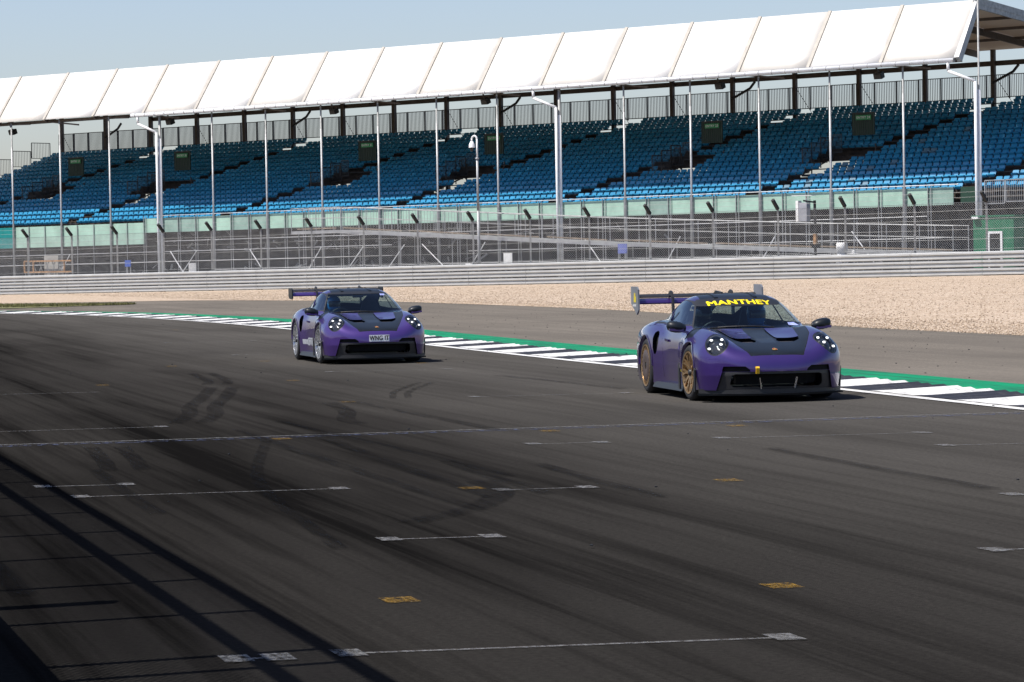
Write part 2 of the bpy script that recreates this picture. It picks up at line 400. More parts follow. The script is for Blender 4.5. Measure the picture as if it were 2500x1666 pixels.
# painted grid marks
def line_mark(name, A, B, w, mat, z=0.005):
    A = np.array(A); B = np.array(B); d = (B-A)/np.linalg.norm(B-A); n = np.array([-d[1], d[0]])
    n = np.array([math.cos(TRACK_ANG), math.sin(TRACK_ANG)])
    return flat(name, [A-n*w/2, B-n*w/2, B+n*w/2, A+n*w/2], z, mat, track)
def grid_box(A, B, wide=True, mat='paint_worn'):
    A = np.array(A, float); B = np.array(B, float); d = (B-A)/np.linalg.norm(B-A)
    line_mark('grid_line', A, B, 0.05, mat)
    for P, sgn in ((A, 1), (B, -1)):
        if wide: line_mark('grid_corner', P-d*sgn*0.04, P+d*sgn*0.10, 0.26, mat, 0.009)
for a, b, w in [((-.83, 14.69), (1.32, 15.01), 1), ((-3.51, 24.91), (-1.40, 25.32), 1), ((-.87, 20.64), (-.13, 20.74), 1), ((2.06, 31.27), (4.18, 31.58), 1),
                ((-.54, 41.51), (1.55, 41.83), 1), ((-3.07, 51.65), (-1.05, 52.0), 1), ((-8.05, 72.33), (-6.0, 72.63), 1), ((-5.55, 61.95), (-3.5, 62.3), 1),
                ((-.12, 24.84), (.61, 24.98), 1), ((.16, 30.85), (.9, 30.93), 1), ((-5.9, 34.90), (-3.98, 35.36), 1), ((4.06, 29.47), (5.0, 29.6), 1), ((2.93, 19.17), (3.6, 19.3), 1),
                ((3.73, 23.45), (4.6, 23.6), 1), ((-7.42, 45.03), (-6.0, 45.25), 0), ((-4.0, 26.13), (-3.25, 26.23), 1), ((-1.35, 14.55), (-1.1, 14.6), 1),
                ((-10.9, 92.0), (-9.5, 92.3), 0), ((-10.6, 82.4), (-8.9, 82.7), 0), ((-12.2, 96.3), (-10.4, 96.6), 0)]:
    grid_box(a, b, w)
line_mark('finish_line', (-12.0, 30.6), (5.85, 35.2), 0.10, 'paint_worn', 0.006)
line_mark('finish_line', (-12.0, 30.30), (5.75, 34.92), 0.16, 'paint_blue', 0.006)
for x, y in [(1.48, 17.33), (1.75, 25.46), (-.35, 25.1), (.38, 33.10), (2.4, 33.45), (-3.41, 48.27), (-2.16, 40.67), (-2.43, 32.55), (-6.3, 47.76), (-6.12, 55.93), (-.64, 16.96), (-1.6, 55.2), (-9.3, 86.0), (-4.6, 57.8)]:
    line_mark('yellow_mark', (x-.09, y-.02), (x+.09, y+.03), 0.26, 'paint_yellow', 0.0065)
# tyre marks that curve across the straight
def skid(pts, w=0.24, two=None):
    P = smooth_poly(pts, 8); d = np.gradient(P, axis=0); d /= np.linalg.norm(d, axis=1)[:, None]; n = np.c_[d[:, 1], -d[:, 0]]
    for o in ([0] if two is None else [-two/2, two/2]):
        a = P+n*(o-w/2); b = P+n*(o+w/2)
        q = sheet('tyre_mark', a, b, 0.012, 0.012, 'rubber_mark'); q.parent = track
skid([(-.30, 25.9), (-.12, 24.6), (-.30, 23.1), (-.75, 21.9)], .24)
skid([(-2.4, 40.5), (-2.05, 38.2), (-1.95, 36.2), (-1.75, 35.2)], .22)
skid([(-4.3, 46.0), (-4.1, 42.5), (-4.0, 40.0), (-3.8, 38.0), (-3.75, 36.0)], .2, .32)
skid([(-4.15, 31.6), (-3.75, 29.5), (-3.5, 28.0)], .16, .3)
skid([(-5.2, 52.0), (-4.6, 48.5), (-4.5, 47.2)], .16, .3)
skid([(-1.3, 46.5), (-1.55, 43.5), (-1.5, 41.5)], .1, .2)
for k in range(12):
    x0 = random.uniform(-5, 5); y0 = random.uniform(15, 45); L = random.uniform(4, 14); c = random.uniform(-.03, .05); dx, dy = math.cos(TRACK_ANG), math.sin(TRACK_ANG)
    skid([(x0, y0), (x0+dx*L/2+c*L, y0+dy*L/2), (x0+dx*L+c*3*L, y0+dy*L)], random.uniform(.10, .20))
# marbles of rubber lying about
m = MB()
for k in range(700):
    s = random.uniform(25, 150); off = random.uniform(-2.0, 13.0) if k % 12 else random.uniform(-14, 0); p = edge_at(s, off); r = random.uniform(.005, .012)
    m.box((p[0], p[1], .02), (r*2.4, r*1.6, r), random.uniform(0, 3))
mm = m.build('rubber_marbles', 'black_rubber', track); tag(mm, kind='stuff')

# ------------------------------------------------------------------ pit wall and its fence, left of the camera: they throw the striped shadow
PW = np.array([-2.60, 13.67]); PD = np.array([-0.258, 0.966]); PN = np.array([0.966, 0.258])
def PWp(l, o=0.0): return PW+PD*l+PN*o
pw = empty('pit_wall', (*PWp(-1.6), 0)); pwm = MB()
a, b = PWp(-1.6), PWp(34)
for c0, c1, z0, z1 in ((-.35, 0, 0, 1.0),):
    pts = [PWp(-1.6, c0), PWp(34, c0), PWp(34, c1), PWp(-1.6, c1)]
    pwm.hexa([(p[0]-pw.location.x, p[1]-pw.location.y, z0) for p in pts]+[(p[0]-pw.location.x, p[1]-pw.location.y, z1) for p in pts])
pwm.build('wall_core', 'concrete', pw)
tag(pw, 'long low concrete pit wall beside the straight under the wire fence', 'wall')
pf = empty('pit_fence', (*PWp(-1.6), 1.0)); fo = Vector(pf.location)
def rel(p, z): return (p[0]-fo.x, p[1]-fo.y, z-fo.z)
m = MB(); q0 = PWp(0, -.1); m.tube(rel(q0, 1.0), rel(q0, 3.45), .04, 8); proto = m.build('fence_post', 'galv_dull', pf)
for l in np.arange(-1.25, 34, 1.76):
    if abs(l) < .01: continue
    copy_of(proto, pf, loc=(*(PD*l), 0))
for z, r in ((3.45, .05), (2.79, .05)):
    m = MB(); m.tube(rel(PWp(-1.6, -.1), z), rel(PWp(34, -.1), z), r, 8); m.build('top_rail', 'galv_dull', pf)
m = MB()
for l in np.arange(-1.6-2.4, 34, 0.075):
    for sg in (1, -1):
        l0, l1 = (l, l+2.4) if sg > 0 else (l+2.4, l); z0, z1 = 1.02, 3.42
        def cl(la, za, lb, zb):
            if la < -1.6: za += (zb-za)*(-1.6-la)/(lb-la); la = -1.6
            if la > 34: za += (zb-za)*(34-la)/(lb-la); la = 34
            return la, za
        A = cl(l0, z0, l1, z1); B = cl(l1, z1, l0, z0)
        if abs(A[0]-B[0]) < .05: continue
        m.tube(rel(PWp(A[0], -.06), A[1]), rel(PWp(B[0], -.06), B[1]), .0048, 3, cap=False)
mm = m.build('wire_mesh', 'galv_dull', pf); tag(mm, kind='stuff')
tag(pf, 'wire mesh fence with round posts standing on the pit wall', 'fence')
pb = MB(); c = PWp(3.1, -.1); pb.box((0, 0, .62), (.10, .16, 1.24), 0); pbo = pb.build('thick_post', 'grey_box', loc=(c[0], c[1], 1.0)); tag(pbo, 'thick grey post standing unseen on the pit wall', 'box')  # unseen thick post, inferred from one broad bar among the fence shadows

# ------------------------------------------------------------------ crash barrier and debris fence
ba = empty('crash_barrier', (*BP(-70), BZ(-70)-.05)); bo = Vector(ba.location)
PITCH, S_FIRST = 4.25, -41.3
prof = [(-.19, -.01), (-.178, .0), (-.158, .105), (-.145, .118), (-.060, .118), (-.046, .0), (.040, .0), (.054, .105), (.068, .118), (.150, .118), (.172, .0), (.19, -.01)]
def bw(s, out, z): p = BP(s)+BN*out; return (p[0]-bo.x, p[1]-bo.y, BZ(s)+z-bo.z)
for k in range(-6, 26):
    s0 = S_FIRST+PITCH*k; s1 = s0+PITCH-0.015
    for r, zc in enumerate((.205, .615, 1.025)):
        m = MB(); vs = [bw(s, o+.02+(.004 if s is s1 else 0), zc+h) for s in (s0, s1) for h, o in prof]
        n = len(prof); m.add(vs, [(i, i+1, n+i+1, n+i) for i in range(n-1)])
        m.build('rail_beam', 'armco', ba, smooth=False)
    for j in (0, .5):
        m = MB(); m.bar(bw(s0+PITCH*j, -.07, -.1), bw(s0+PITCH*j, -.07, 1.22), .1, .12); m.build('rail_post', 'galv_dull', ba)
tag(ba, 'grey triple corrugated steel crash barrier behind the gravel trap', 'barrier')
fe = empty('debris_fence', (*(BP(S_FIRST)-BN*.35), BZ(S_FIRST))); fo2 = Vector(fe.location)
def fw(s, out, z): p = BP(s)+BN*out; return (p[0]-fo2.x, p[1]-fo2.y, BZ(s)+z-fo2.z)
for k in range(-5, 24):
    s0 = S_FIRST+PITCH*k
    m = MB(); m.bar(fw(s0, -.35, -.1), fw(s0, -.35, 3.75), .09, .10); p = m.build('fence_post', 'galv_dull', fe)
    m = MB(); m.bar(fw(s0, -.35, 3.72), fw(s0, .12, 4.22), .15, .15); m.build('black_sleeve', 'black_rubber', p)
    if k < 23:
        m = MB(); H0, H1, pit = 1.0, 3.7, 0.13; hh = H1-H0
        for l in np.arange(-hh, PITCH, pit):
            for sg in (1, -1):
                l0, l1 = (l, l+hh); za, zb = (H0, H1) if sg > 0 else (H1, H0)
                if l0 < 0: za += (zb-za)*(-l0)/(l1-l0); l0 = 0
                if l1 > PITCH: zb = za+(zb-za)*(PITCH-l0)/(l1-l0); l1 = PITCH
                if l1-l0 < .04: continue
                m.tube(fw(s0+l0, -.28, za), fw(s0+l1, -.28, zb), .0064, 3, cap=False)
        w = m.build('wire_mesh', 'galv', fe); tag(w, kind='stuff')
for z in (1.35, 1.85, 2.35, 2.85, 3.3, 3.7, 3.95, 4.2):
    out = -.27 if z < 3.75 else -.35+(z-3.72)*.94
    m = MB(); pts = [fw(S_FIRST+PITCH*k, out, z+.02*math.sin(k*1.7+z)) for k in range(-5, 24)]; m.path(pts, .009 if z < 3.75 else .006, 5); m.build('cable', 'galv_dull', fe)
tag(fe, 'tall chain link debris fence with black padded cranked post tops', 'fence')
# ------------------------------------------------------------------ grandstand frame of reference: t counts roof bays, q metres back from the front columns
S_ANG = math.radians(37.9); BAY = 4.7
SU = np.array([math.cos(S_ANG), -math.sin(S_ANG)]); SB = np.array([math.sin(S_ANG), math.cos(S_ANG)]); S0 = np.array([-33.97, 213.71])
ST0 = S0+SU*BAY*9
gst = empty('grandstand', (ST0[0], ST0[1], 0.3), -S_ANG)          # local x runs along the stand, local y goes back
def L(t, q, z): return ((t-9)*BAY, q, z+0.03*(t-9)-0.3)
def LW(t, q, z): p = S0+SU*BAY*t+SB*q; return (p[0], p[1], z+0.03*(t-9))
tag(gst, 'long covered grandstand with blue seats and white sloping fabric roof front', 'grandstand')
T0, T1, ROWS, TREAD, RISE, Z0 = -3.1, 19.2, 18, 1.0, 0.3235, 5.2
ROOF_END = 15.74
def zs(q): return Z0+(q-.5)*RISE
SEATW = BAY/10
AISLE = [-1.9, 1.10, 4.10, 7.0, 9.82, 12.80, 15.80, 18.75]
SKEW = 0.085
VOM = {0: 'ENTRY 19', 1: 'ENTRY 20', 2: 'ENTRY 21', 3: 'ENTRY 22', 4: 'ENTRY 23', 5: 'ENTRY 24'}
VOM_T = {}
for k, t in enumerate((-.87, 1.37, 4.97, 7.24, 10.83, 13.11)): VOM_T[k] = t
def in_aisle(t, q):
    for k, a in enumerate(AISLE):
        c = a+SKEW*(q-.5)
        if abs(t-c) < 0.115: return True
    return False
def in_vom(t, q):
    for k in VOM:
        a = VOM_T[k]
        if 6.2 < q < 9.3 and a-0.36 < t < a+0.30: return True
    return False
def left_edge(q): return T0
# seats -------------------------------------------------
def seat_shape():
    m = MB(); w = .190
    # back shell, rounded top corners, leaning back
    pts = [(-w*.96, 0, -.22), (w*.96, 0, -.22), (w, 0, -.10), (w*.97, 0, -.045), (w*.84, 0, -.008), (-w*.84, 0, -.008), (-w*.97, 0, -.045), (-w, 0, -.10)]
    fr = [(x, .02+(z+.22)*.45, z) for x, _, z in pts]; bk = [(x*.97, y+.07, z-.015) for x, y, z in fr]
    n = len(pts); m.add(fr+bk, [tuple(range(n)), tuple(range(2*n-1, n-1, -1))]+[(k, n+k, n+(k+1) % n, (k+1) % n) for k in range(n)])
    # pan, tipped part way up, its rolled lip standing proud of the back
    pan = [(.00, -.185), (-.13, -.165), (-.165, -.19), (-.155, -.235), (-.10, -.33), (.0, -.345)]
    a = [(-w*.95, y, z) for y, z in pan]; b = [(w*.95, y, z) for y, z in pan]
    k = len(a); m.add(a+b, [tuple(range(k)), tuple(range(2*k-1, k-1, -1))]+[(i, k+i, k+(i+1) % k, (i+1) % k) for i in range(k)])
    return np.array(m.v), m.f
sv, sf = seat_shape()
seats = []
for r in range(ROWS):
    q = .5+TREAD*r; off = 0.0
    for i in range(int((T1-T0)*10)):
        t = T0+(i+.5)/10
        if in_aisle(t, q) or in_vom(t, q): continue
        if r == 17 and False: continue
        seats.append((t, q, r))
def in_view(t, q, z):
    p = LW(t, q, z); u = p[0]/p[1]*F_PX; return -1250 < u < 1250, p[1]
scored = []
for sIdx, (t, q, r) in enumerate(seats):
    ok, D = in_view(t, q, zs(q)); hidden = r == 0 and t < 15.5
    scored.append((0 if (ok and not hidden) else 1, D, sIdx))
scored.sort(); near = set(k for _, _, k in scored[:296])
sme = bpy.data.meshes.new('seat'); sme.from_pydata([tuple(p) for p in sv], [], sf); sme.update(); sme.materials.append(M['seat_blue'])
sme2 = sme.copy(); sme2.materials.clear(); sme2.materials.append(M['seat_faded'])
rest = MB()
for k, (t, q, r) in enumerate(seats):
    p = L(t, q, zs(q)); jz = random.uniform(-.012, .012)
    if k in near:
        faded = 13.0 < t < 14.6 and random.random() < .10
        o = bpy.data.objects.new('seat', sme2 if faded else sme); C.objects.link(o); o.parent = gst; o.location = (p[0], p[1], p[2]+jz); o.rotation_euler = (random.uniform(-.05, .05), 0, 0)
    else:
        rest.add([(p[0]+v[0], p[1]+v[1], p[2]+v[2]+jz) for v in sv], sf)
so = rest.build('seat_rows', 'seat_blue', gst); tag(so, kind='stuff')
# seat rails and steps: every row is one step, broken where an entry opens through it
for r in range(ROWS):
    q = .5+TREAD*r; z = zs(q)-.80
    cuts = sorted([(VOM_T[k]-.36, VOM_T[k]+.30) for k in VOM]) if 6.2 < q < 9.3 else []
    x = T0; segs = []
    for a, b in cuts: segs.append((x, a)); x = b
    segs.append((x, T1))
    for a, b in segs:
        m = MB()
        qf = max(q-.55, .12)
        m.hexa([L(a, qf, z-.05), L(b, qf, z-.05), L(b, q+.45, z-.05), L(a, q+.45, z-.05), L(a, qf, z), L(b, qf, z), L(b, q+.45, z), L(a, q+.45, z)])
        if r: m.hexa([L(a, q-.55, z-RISE+.012), L(b, q-.55, z-RISE+.012), L(b, q-.53, z-RISE+.012), L(a, q-.53, z-RISE+.012), L(a, q-.55, z-.052), L(b, q-.55, z-.052), L(b, q-.53, z-.052), L(a, q-.53, z-.052)])
        m.build('step', 'step_wood', gst)
        m = MB(); m.bar(L(a, q+.06, zs(q)-.36), L(b, q+.06, zs(q)-.36), .05, .06); m.build('seat_rail', 'dark_rail', gst)
# entries through the rows: floor, railings and a green board with its number
def text_mesh(body, size, offset=0.0, shear=0.0, sx=1.0):
    cu = bpy.data.curves.new('txt', 'FONT'); cu.body = body; cu.size = size; cu.offset = offset; cu.shear = shear; cu.align_x = 'CENTER'; cu.align_y = 'CENTER'; cu.extrude = 0
    cu.space_character = 1.08
    o = bpy.data.objects.new('txt', cu); C.objects.link(o); dg = bpy.context.evaluated_depsgraph_get()
    me = bpy.data.meshes.new_from_object(o.evaluated_get(dg)); v = np.array([tuple(p.co) for p in me.vertices])
    f = [tuple(p.vertices) for p in me.polygons]
    bpy.data.objects.remove(o); bpy.data.curves.remove(cu); bpy.data.meshes.remove(me)
    v[:, 0] *= sx; return v, f
for k, wd in VOM.items():
    a = VOM_T[k]; tl, tr = a-.36, a+.30
    m = MB(); zf = zs(6.2)-.85
    m.hexa([L(tl, 6.1, zf-.1), L(tr, 6.1, zf-.1), L(tr, 9.4, zf-.1), L(tl, 9.4, zf-.1), L(tl, 6.1, zf), L(tr, 6.1, zf), L(tr, 9.4, zf), L(tl, 9.4, zf)])
    m.build('entry_floor', 'step_wood', gst)
    m = MB()
    for tt in (tl, tr):                          # bracing seen through the opening
        m.bar(L(tt, 6.1, zf), L(tt, 9.3, zs(9.0)-.8), .07); m.bar(L(tt, 9.3, zf-1), L(tt, 9.3, zs(9)), .06); m.bar(L(tt, 7.2, zf-1), L(tt, 7.2, zs(7.2)-.2), .06)
    m.bar(L(tl, 9.3, zf+.4), L(tr, 9.3, zs(9)-.6), .05); m.bar(L(tl, 9.3, zs(9)-.6), L(tr, 9.3, zf+.6), .05)
    m.build('entry_bracing', 'brown_steel', gst)
    # stepped railing down the left side
    m = MB()
    for j in range(3):
        qa, qb = 6.2+j*1.0, 7.2+j*1.0; zb = zs(qa)-.45; zt = zs(qa)+.72
        for qq in (qa, qb): m.bar(L(tl, qq, zb-.3), L(tl, qq, zt), .05)
        m.bar(L(tl, qa, zt), L(tl, qb, zt), .045); m.bar(L(tl, qa, zb), L(tl, qb, zb), .04)
        for z_ in np.linspace(.12, .88, 7): m.bar(L(tl, qa+z_, zb), L(tl, qa+z_, zt), .018)
    m.build('entry_railing', 'dark_rail', gst)
    m = MB()
    for j in range(2):
        ta, tb = tl+j*.13, tl+.13+j*.13; zb, zt = zs(8.2)-.5+j*.32, zs(8.2)+.55+j*.3
        for i_ in range(9): tt = ta+(tb-ta)*i_/8; m.bar(L(tt, 8.6, zb), L(tt, 8.6, zt), .03 if i_ in (0, 8) else .018)
        m.bar(L(ta, 8.6, zt), L(tb, 8.6, zt), .04); m.bar(L(ta, 8.6, zb), L(tb, 8.6, zb), .04)
    m.build('entry_railing', 'dark_rail', gst)
    tb0, tb1, zb0, zb1 = a-.04, a+.28, 8.47, 9.78
    m = MB(); m.hexa([L(tb0, 9.35, zb0), L(tb1, 9.35, zb0), L(tb1, 9.43, zb0), L(tb0, 9.43, zb0), L(tb0, 9.35, zb1), L(tb1, 9.35, zb1), L(tb1, 9.43, zb1), L(tb0, 9.43, zb1)])
    bd = m.build('entry_board', 'dark_green', gst)
    m = MB()
    for j in range(11): tt = tb0+(tb1-tb0)*j/10; m.bar(L(tt, 9.32, zb0), L(tt, 9.32, zb1), .02)
    m.bar(L(tb0, 9.32, zb1), L(tb1, 9.32, zb1), .05); m.build('board_bars', 'dark_rail', bd)
    m = MB(); m.hexa([L(a+.02, 9.27, 9.36), L(a+.24, 9.27, 9.36), L(a+.24, 9.30, 9.36), L(a+.02, 9.30, 9.36), L(a+.02, 9.27, 9.64), L(a+.24, 9.27, 9.64), L(a+.24, 9.30, 9.64), L(a+.02, 9.30, 9.64)])
    m.build('number_plate', 'sign_green', bd)
    v, f = text_mesh(wd, .20, .004); pc = L(a+.13, 9.265, 9.5); m = MB(); m.add([(pc[0]+p[0], pc[1], pc[2]+p[1]) for p in v], f); m.build('lettering', 'white_board', bd)
# back railing along the top, panel by panel
QR = 18.4; npan = int((T1-T0)*3)
m = MB(); x0 = 0; zt = 1.45; pw_ = BAY/3
def panel_mesh():
    m = MB(); w = pw_
    m.bar((0, 0, 0), (0, 0, zt), .11, .06); m.bar((0, 0, zt), (w, 0, zt), .05); m.bar((0, 0, .1), (w, 0, .1), .05)
    for j in range(1, 13): m.bar((w*j/13, 0, .1), (w*j/13, 0, zt), .03)
    return m
rail0 = panel_mesh().build('back_railing', 'dark_rail', gst); rail0.location = L(T0, QR, zs(17.5)-.05)
for j in range(1, npan): copy_of(rail0, gst, L(T0+j/3, QR, zs(17.5)-.05))
# stepped side railing at the far end
for j in range(9):
    q = 17.5-2*j; m = MB()
    za = zs(q)-.45; zb = zs(q)+.72
    for qq in (q, q-1.9): m.bar(L(T0-.02, qq, za), L(T0-.02, qq, zb), .05)
    m.bar(L(T0-.02, q, zb), L(T0-.02, q-1.9, zb), .05); m.bar(L(T0-.02, q, za), L(T0-.02, q-1.9, za), .04)
    for i_ in range(1, 12): m.bar(L(T0-.02, q-1.9*i_/12, za), L(T0-.02, q-1.9*i_/12, zb), .02)
    m.build('side_railing', 'dark_rail', gst)
# roof -------------------------------------------------
GZ, RZ, RQ = 11.85, 15.17, 2.05
for k in range(-5, 16):
    a, b = ROOF_END-k-0.985 if False else k+.755-.015, k+.755+1-.03
    a, b = k-.26+.012, k+.74-.012
    if k < 0 and k < -4: continue
    n = 6; vs = []
    for s_ in np.linspace(0, 1, n):                # fabric panel, very slightly dished
        for tt in np.linspace(0, 1, 5):
            sag = .012*math.sin(PI*s_)*math.sin(PI*tt)
            vs.append(L(a+(b-a)*tt, -.35+(RQ+.35)*s_+sag*.8, GZ+.10+(RZ-GZ-.10)*s_-sag*.6))
    fs = [(i_*5+j, i_*5+j+1, (i_+1)*5+j+1, (i_+1)*5+j) for i_ in range(n-1) for j in range(4)]
    mm = MB(); mm.add(vs, fs); o = mm.build('roof_panel', 'white_pvc_warm' if k % 5 in (0, 3) else 'white_pvc', gst, smooth=True)
    md = o.modifiers.new('s', 'SOLIDIFY'); md.thickness = .03; md.offset = -1
    # top of the roof, falling away to the back
    mm = MB(); mm.hexa([L(a, RQ, RZ-.06), L(b, RQ, RZ-.06), L(b, 18.9, RZ-1.54), L(a, 18.9, RZ-1.54), L(a, RQ, RZ), L(b, RQ, RZ), L(b, 18.9, RZ-1.48), L(a, 18.9, RZ-1.48)])
    mm.build('roof_sheet', 'soffit', gst)
for k in range(-4, 17):
    t = k-.26
    m = MB(); m.bar(L(t, -.40, GZ+.06), L(t, RQ, RZ+.02), .20, .10); m.build('roof_rib', 'rib' if k < 16 else 'galv', gst)
    m = MB()
    m.bar(L(t, RQ, RZ-.30), L(t, 18.8, RZ-1.75), .12, .38); m.bar(L(t, -.2, GZ-.05), L(t, RQ, RZ-.4), .12, .30)
    m.build('rafter', 'brown_steel' if k < 16 else 'galv_dull', gst)
    if k == 16:
        m = MB(); m.bar(L(t, RQ-.35, RZ-.02), L(t, 18.8, RZ-1.52), .16, .34); m.build('verge_beam', 'galv_dull', gst)
        m = MB(); m.bar(L(t+.03, -.30, GZ-.02), L(t+.03, RQ-.3, RZ-.25), .18, .42); m.build('verge_beam', 'galv', gst)
for q in (4, 7.5, 11, 14.5):
    m = MB(); zq = RZ-(q-RQ)*.09-.14; m.bar(L(-4.2, q, zq), L(ROOF_END, q, zq), .10, .16); m.build('purlin', 'brown_steel', gst)
m = MB(); m.bar(L(-1.0, 18.2, 12.78), L(T1, 18.2, 12.78), .16, .30); m.build('eaves_beam', 'brown_steel', gst)
m = MB(); m.bar(L(-1.3, .25, GZ-.02), L(ROOF_END, .25, GZ-.02), .14, .22); m.build('front_beam', 'brown_steel', gst)
for k in range(-1, 16):
    m = MB(); m.bar(L(k-.26, .15, GZ-.05), L(k+.34, .15, GZ-.38 if k % 2 else GZ-.12), .09, .10); m.build('soffit_strut', 'brown_steel', gst)
m = MB(); m.tube(L(2.52, -.42, GZ-.05), L(ROOF_END-.02, -.42, GZ-.05), .13, 10); gut = m.build('gutter', 'white_metal', gst, smooth=True)
for t in np.arange(2.6, ROOF_END, .19):
    m = MB(); m.tube(L(t, -.42, GZ-.05), L(t+.012, -.42, GZ-.05), .138, 10); m.build('gutter_joint', 'galv', gut)
for t in range(-3, 17):                          # front columns
    heavy = t in (3, 10, 16)
    m = MB()
    m.tube(L(t, -.10, .3), L(t, -.10, GZ if t < 16 else 15.2), .09 if heavy and t < 16 else .055, 8)
    m.build('column', 'galv_dull', gst, smooth=True)
    m = MB(); m.tube(L(t, -.10, .3), L(t, -.10, 10.2-.05*(t % 3)), .105 if heavy else .066, 8); m.build('column_sleeve', 'white_metal' if heavy else 'galv', gst, smooth=True)
    if heavy:                                    # rainwater pipe down the column
        dp = MB(); dp.path([L(t-.36, -.42, GZ-.15), L(t-.36, -.40, GZ-.62), L(t-.02, -.32, GZ-1.25), L(t-.02, -.32, .4)], .085, 8); dp.build('downpipe', 'white_metal', gst, smooth=True)
for t in range(-3, 20):                          # rear columns
    m = MB(); m.bar(L(t+.05, 18.0, 3), L(t+.05, 18.0, 13.6), .26, .24); m.build('rear_column', 'brown_steel', gst)
    if t % 4 == 2:
        m = MB(); m.path([L(t+.05, 17.9, 11.6), L(t+.36, 17.8, 12.2), L(t+.44, 17.8, 12.6)], .085, 6); m.build('rear_pipe', 'dark_rail', gst)
    if t % 3 != 1:
        m = MB(); m.tube(L(t+.05, 17.95, 12.2), L(t+.32, 17.95, 10.4), .018, 4); m.build('stay_cable', 'dark_rail', gst)
for t in (-.2, 3.0, 6.05, 8.65, 12.3, 14.55):    # loudspeakers under the eaves
    m = MB(); m.box((0, 0, 0), (.5, .35, .34)); m.bar((0, 0, .15), (-.1, 0, .55), .07); m.box((.02, -.2, -.02), (.42, .06, .26))
    o = m.build('loudspeaker', 'black_pole', gst); o.location = L(t, .9, GZ-.52); o.rotation_euler = (.35, 0, 0)
# fascia and the scaffold under it
for k in range(-9, 49):
    t0 = k/3-.02; t1 = t0+1/3-.012
    if t1 > 15.72: break
    low = t1 < 2.86
    zt_, zb_ = (4.72, 3.30) if low else (4.97, 4.03)
    mat = 'teal' if t1 < .02 else ('fascia_grey' if k in (9, 10, 13, 14, 34, 46) else 'fascia_green')
    m = MB(); m.hexa([L(t0, .0, zb_), L(t1, .0, zb_), L(t1, .06, zb_), L(t0, .06, zb_), L(t0, .0, zt_), L(t1, .0, zt_), L(t1, .06, zt_), L(t0, .06, zt_)]); m.build('fascia_panel', mat, gst)
    for o_ in ((0, .04) if not low else (0,)):
        m = MB(); m.tube(L(t0-.006+o_, -.07, .3), L(t0-.006+o_, -.07, zt_+(.14 if not low else .02)), .024, 6); m.build('scaffold_post', 'galv', gst)
m = MB(); m.hexa([L(15.73, .0, 4.1), L(16.02, .0, 4.1), L(16.02, .06, 4.1), L(15.73, .06, 4.1), L(15.73, .0, 4.97), L(16.02, .0, 4.97), L(16.02, .06, 4.97), L(15.73, .06, 4.97)]); m.build('fascia_panel', 'dark_green', gst)
for z, a, b in ((5.12, 2.86, 15.72), (3.44, 2.9, 15.3), (2.76, -1, 7.2), (2.1, -1, 7.2), (1.5, 4, 15.5), (2.25, 8.5, 15.5)):
    m = MB(); m.tube(L(a, -.12, z), L(b, -.12, z), .028 if z < 5 else .032, 6); m.build('scaffold_ledger', 'galv', gst)
for k, (t, ln, sg) in enumerate([(.9, .3, 1), (3.2, .3, -1), (3.35, .35, 1), (4.7, .3, -1), (5.7, .3, 1), (6.4, .35, 1), (7.1, .35, 1), (7.75, .45, -1), (8.5, .3, 1), (10.4, .3, -1), (11.6, .25, 1), (13.0, .25, 1), (14.3, .3, -1)]):
    m = MB(); za, zb = (1.0, 2.75) if sg > 0 else (2.75, 1.0); m.tube(L(t, -.3, za), L(t+ln, -.3, zb), .03, 6); m.build('scaffold_brace', 'white_metal', gst)
m = MB(); m.hexa([L(T0-1, 2.6, .2), L(T1, 2.6, .2), L(T1, 2.7, .2), L(T0-1, 2.7, .2), L(T0-1, 2.6, 4.4), L(T1, 2.6, 4.4), L(T1, 2.7, 4.4), L(T0-1, 2.7, 4.4)]); m.build('screen_netting', 'netting', gst)
m = MB()
for k in range(150):                             # clutter of frames and stored tube under the stand
    t = random.uniform(2.0, 8.6) if k % 3 else random.uniform(0, 15.5); z = random.uniform(2.7, 3.9) if k % 2 and t > 2.9 else random.uniform(.6, 1.8)
    m.bar(L(t, random.uniform(1.2, 2.5), z), L(t+random.uniform(-.12, .12), random.uniform(1.2, 2.5), z+random.uniform(-.4, .5)), random.uniform(.03, .12))
mm = m.build('stored_scaffold', 'galv', gst); tag(mm, kind='stuff')
# low railing in front of the lowest seats at the right-hand end
for j in range(4):
    m = MB(); ta = 16.12+j*.27; tb = ta+.25; za, zb = 4.0+.08*(j % 2), 5.25+.35*(j // 2)
    for i_ in range(11): tt = ta+(tb-ta)*i_/10; m.bar(L(tt, -.6, za), L(tt, -.6, zb), .05 if i_ in (0, 10) else .02)
    m.bar(L(ta, -.6, zb), L(tb, -.6, zb), .045); m.bar(L(ta, -.6, za), L(tb, -.6, za), .045); m.build('front_railing', 'galv', gst)

plain('toe_wood', (0.24, 0.19, 0.14), 0.8, var=0.3)
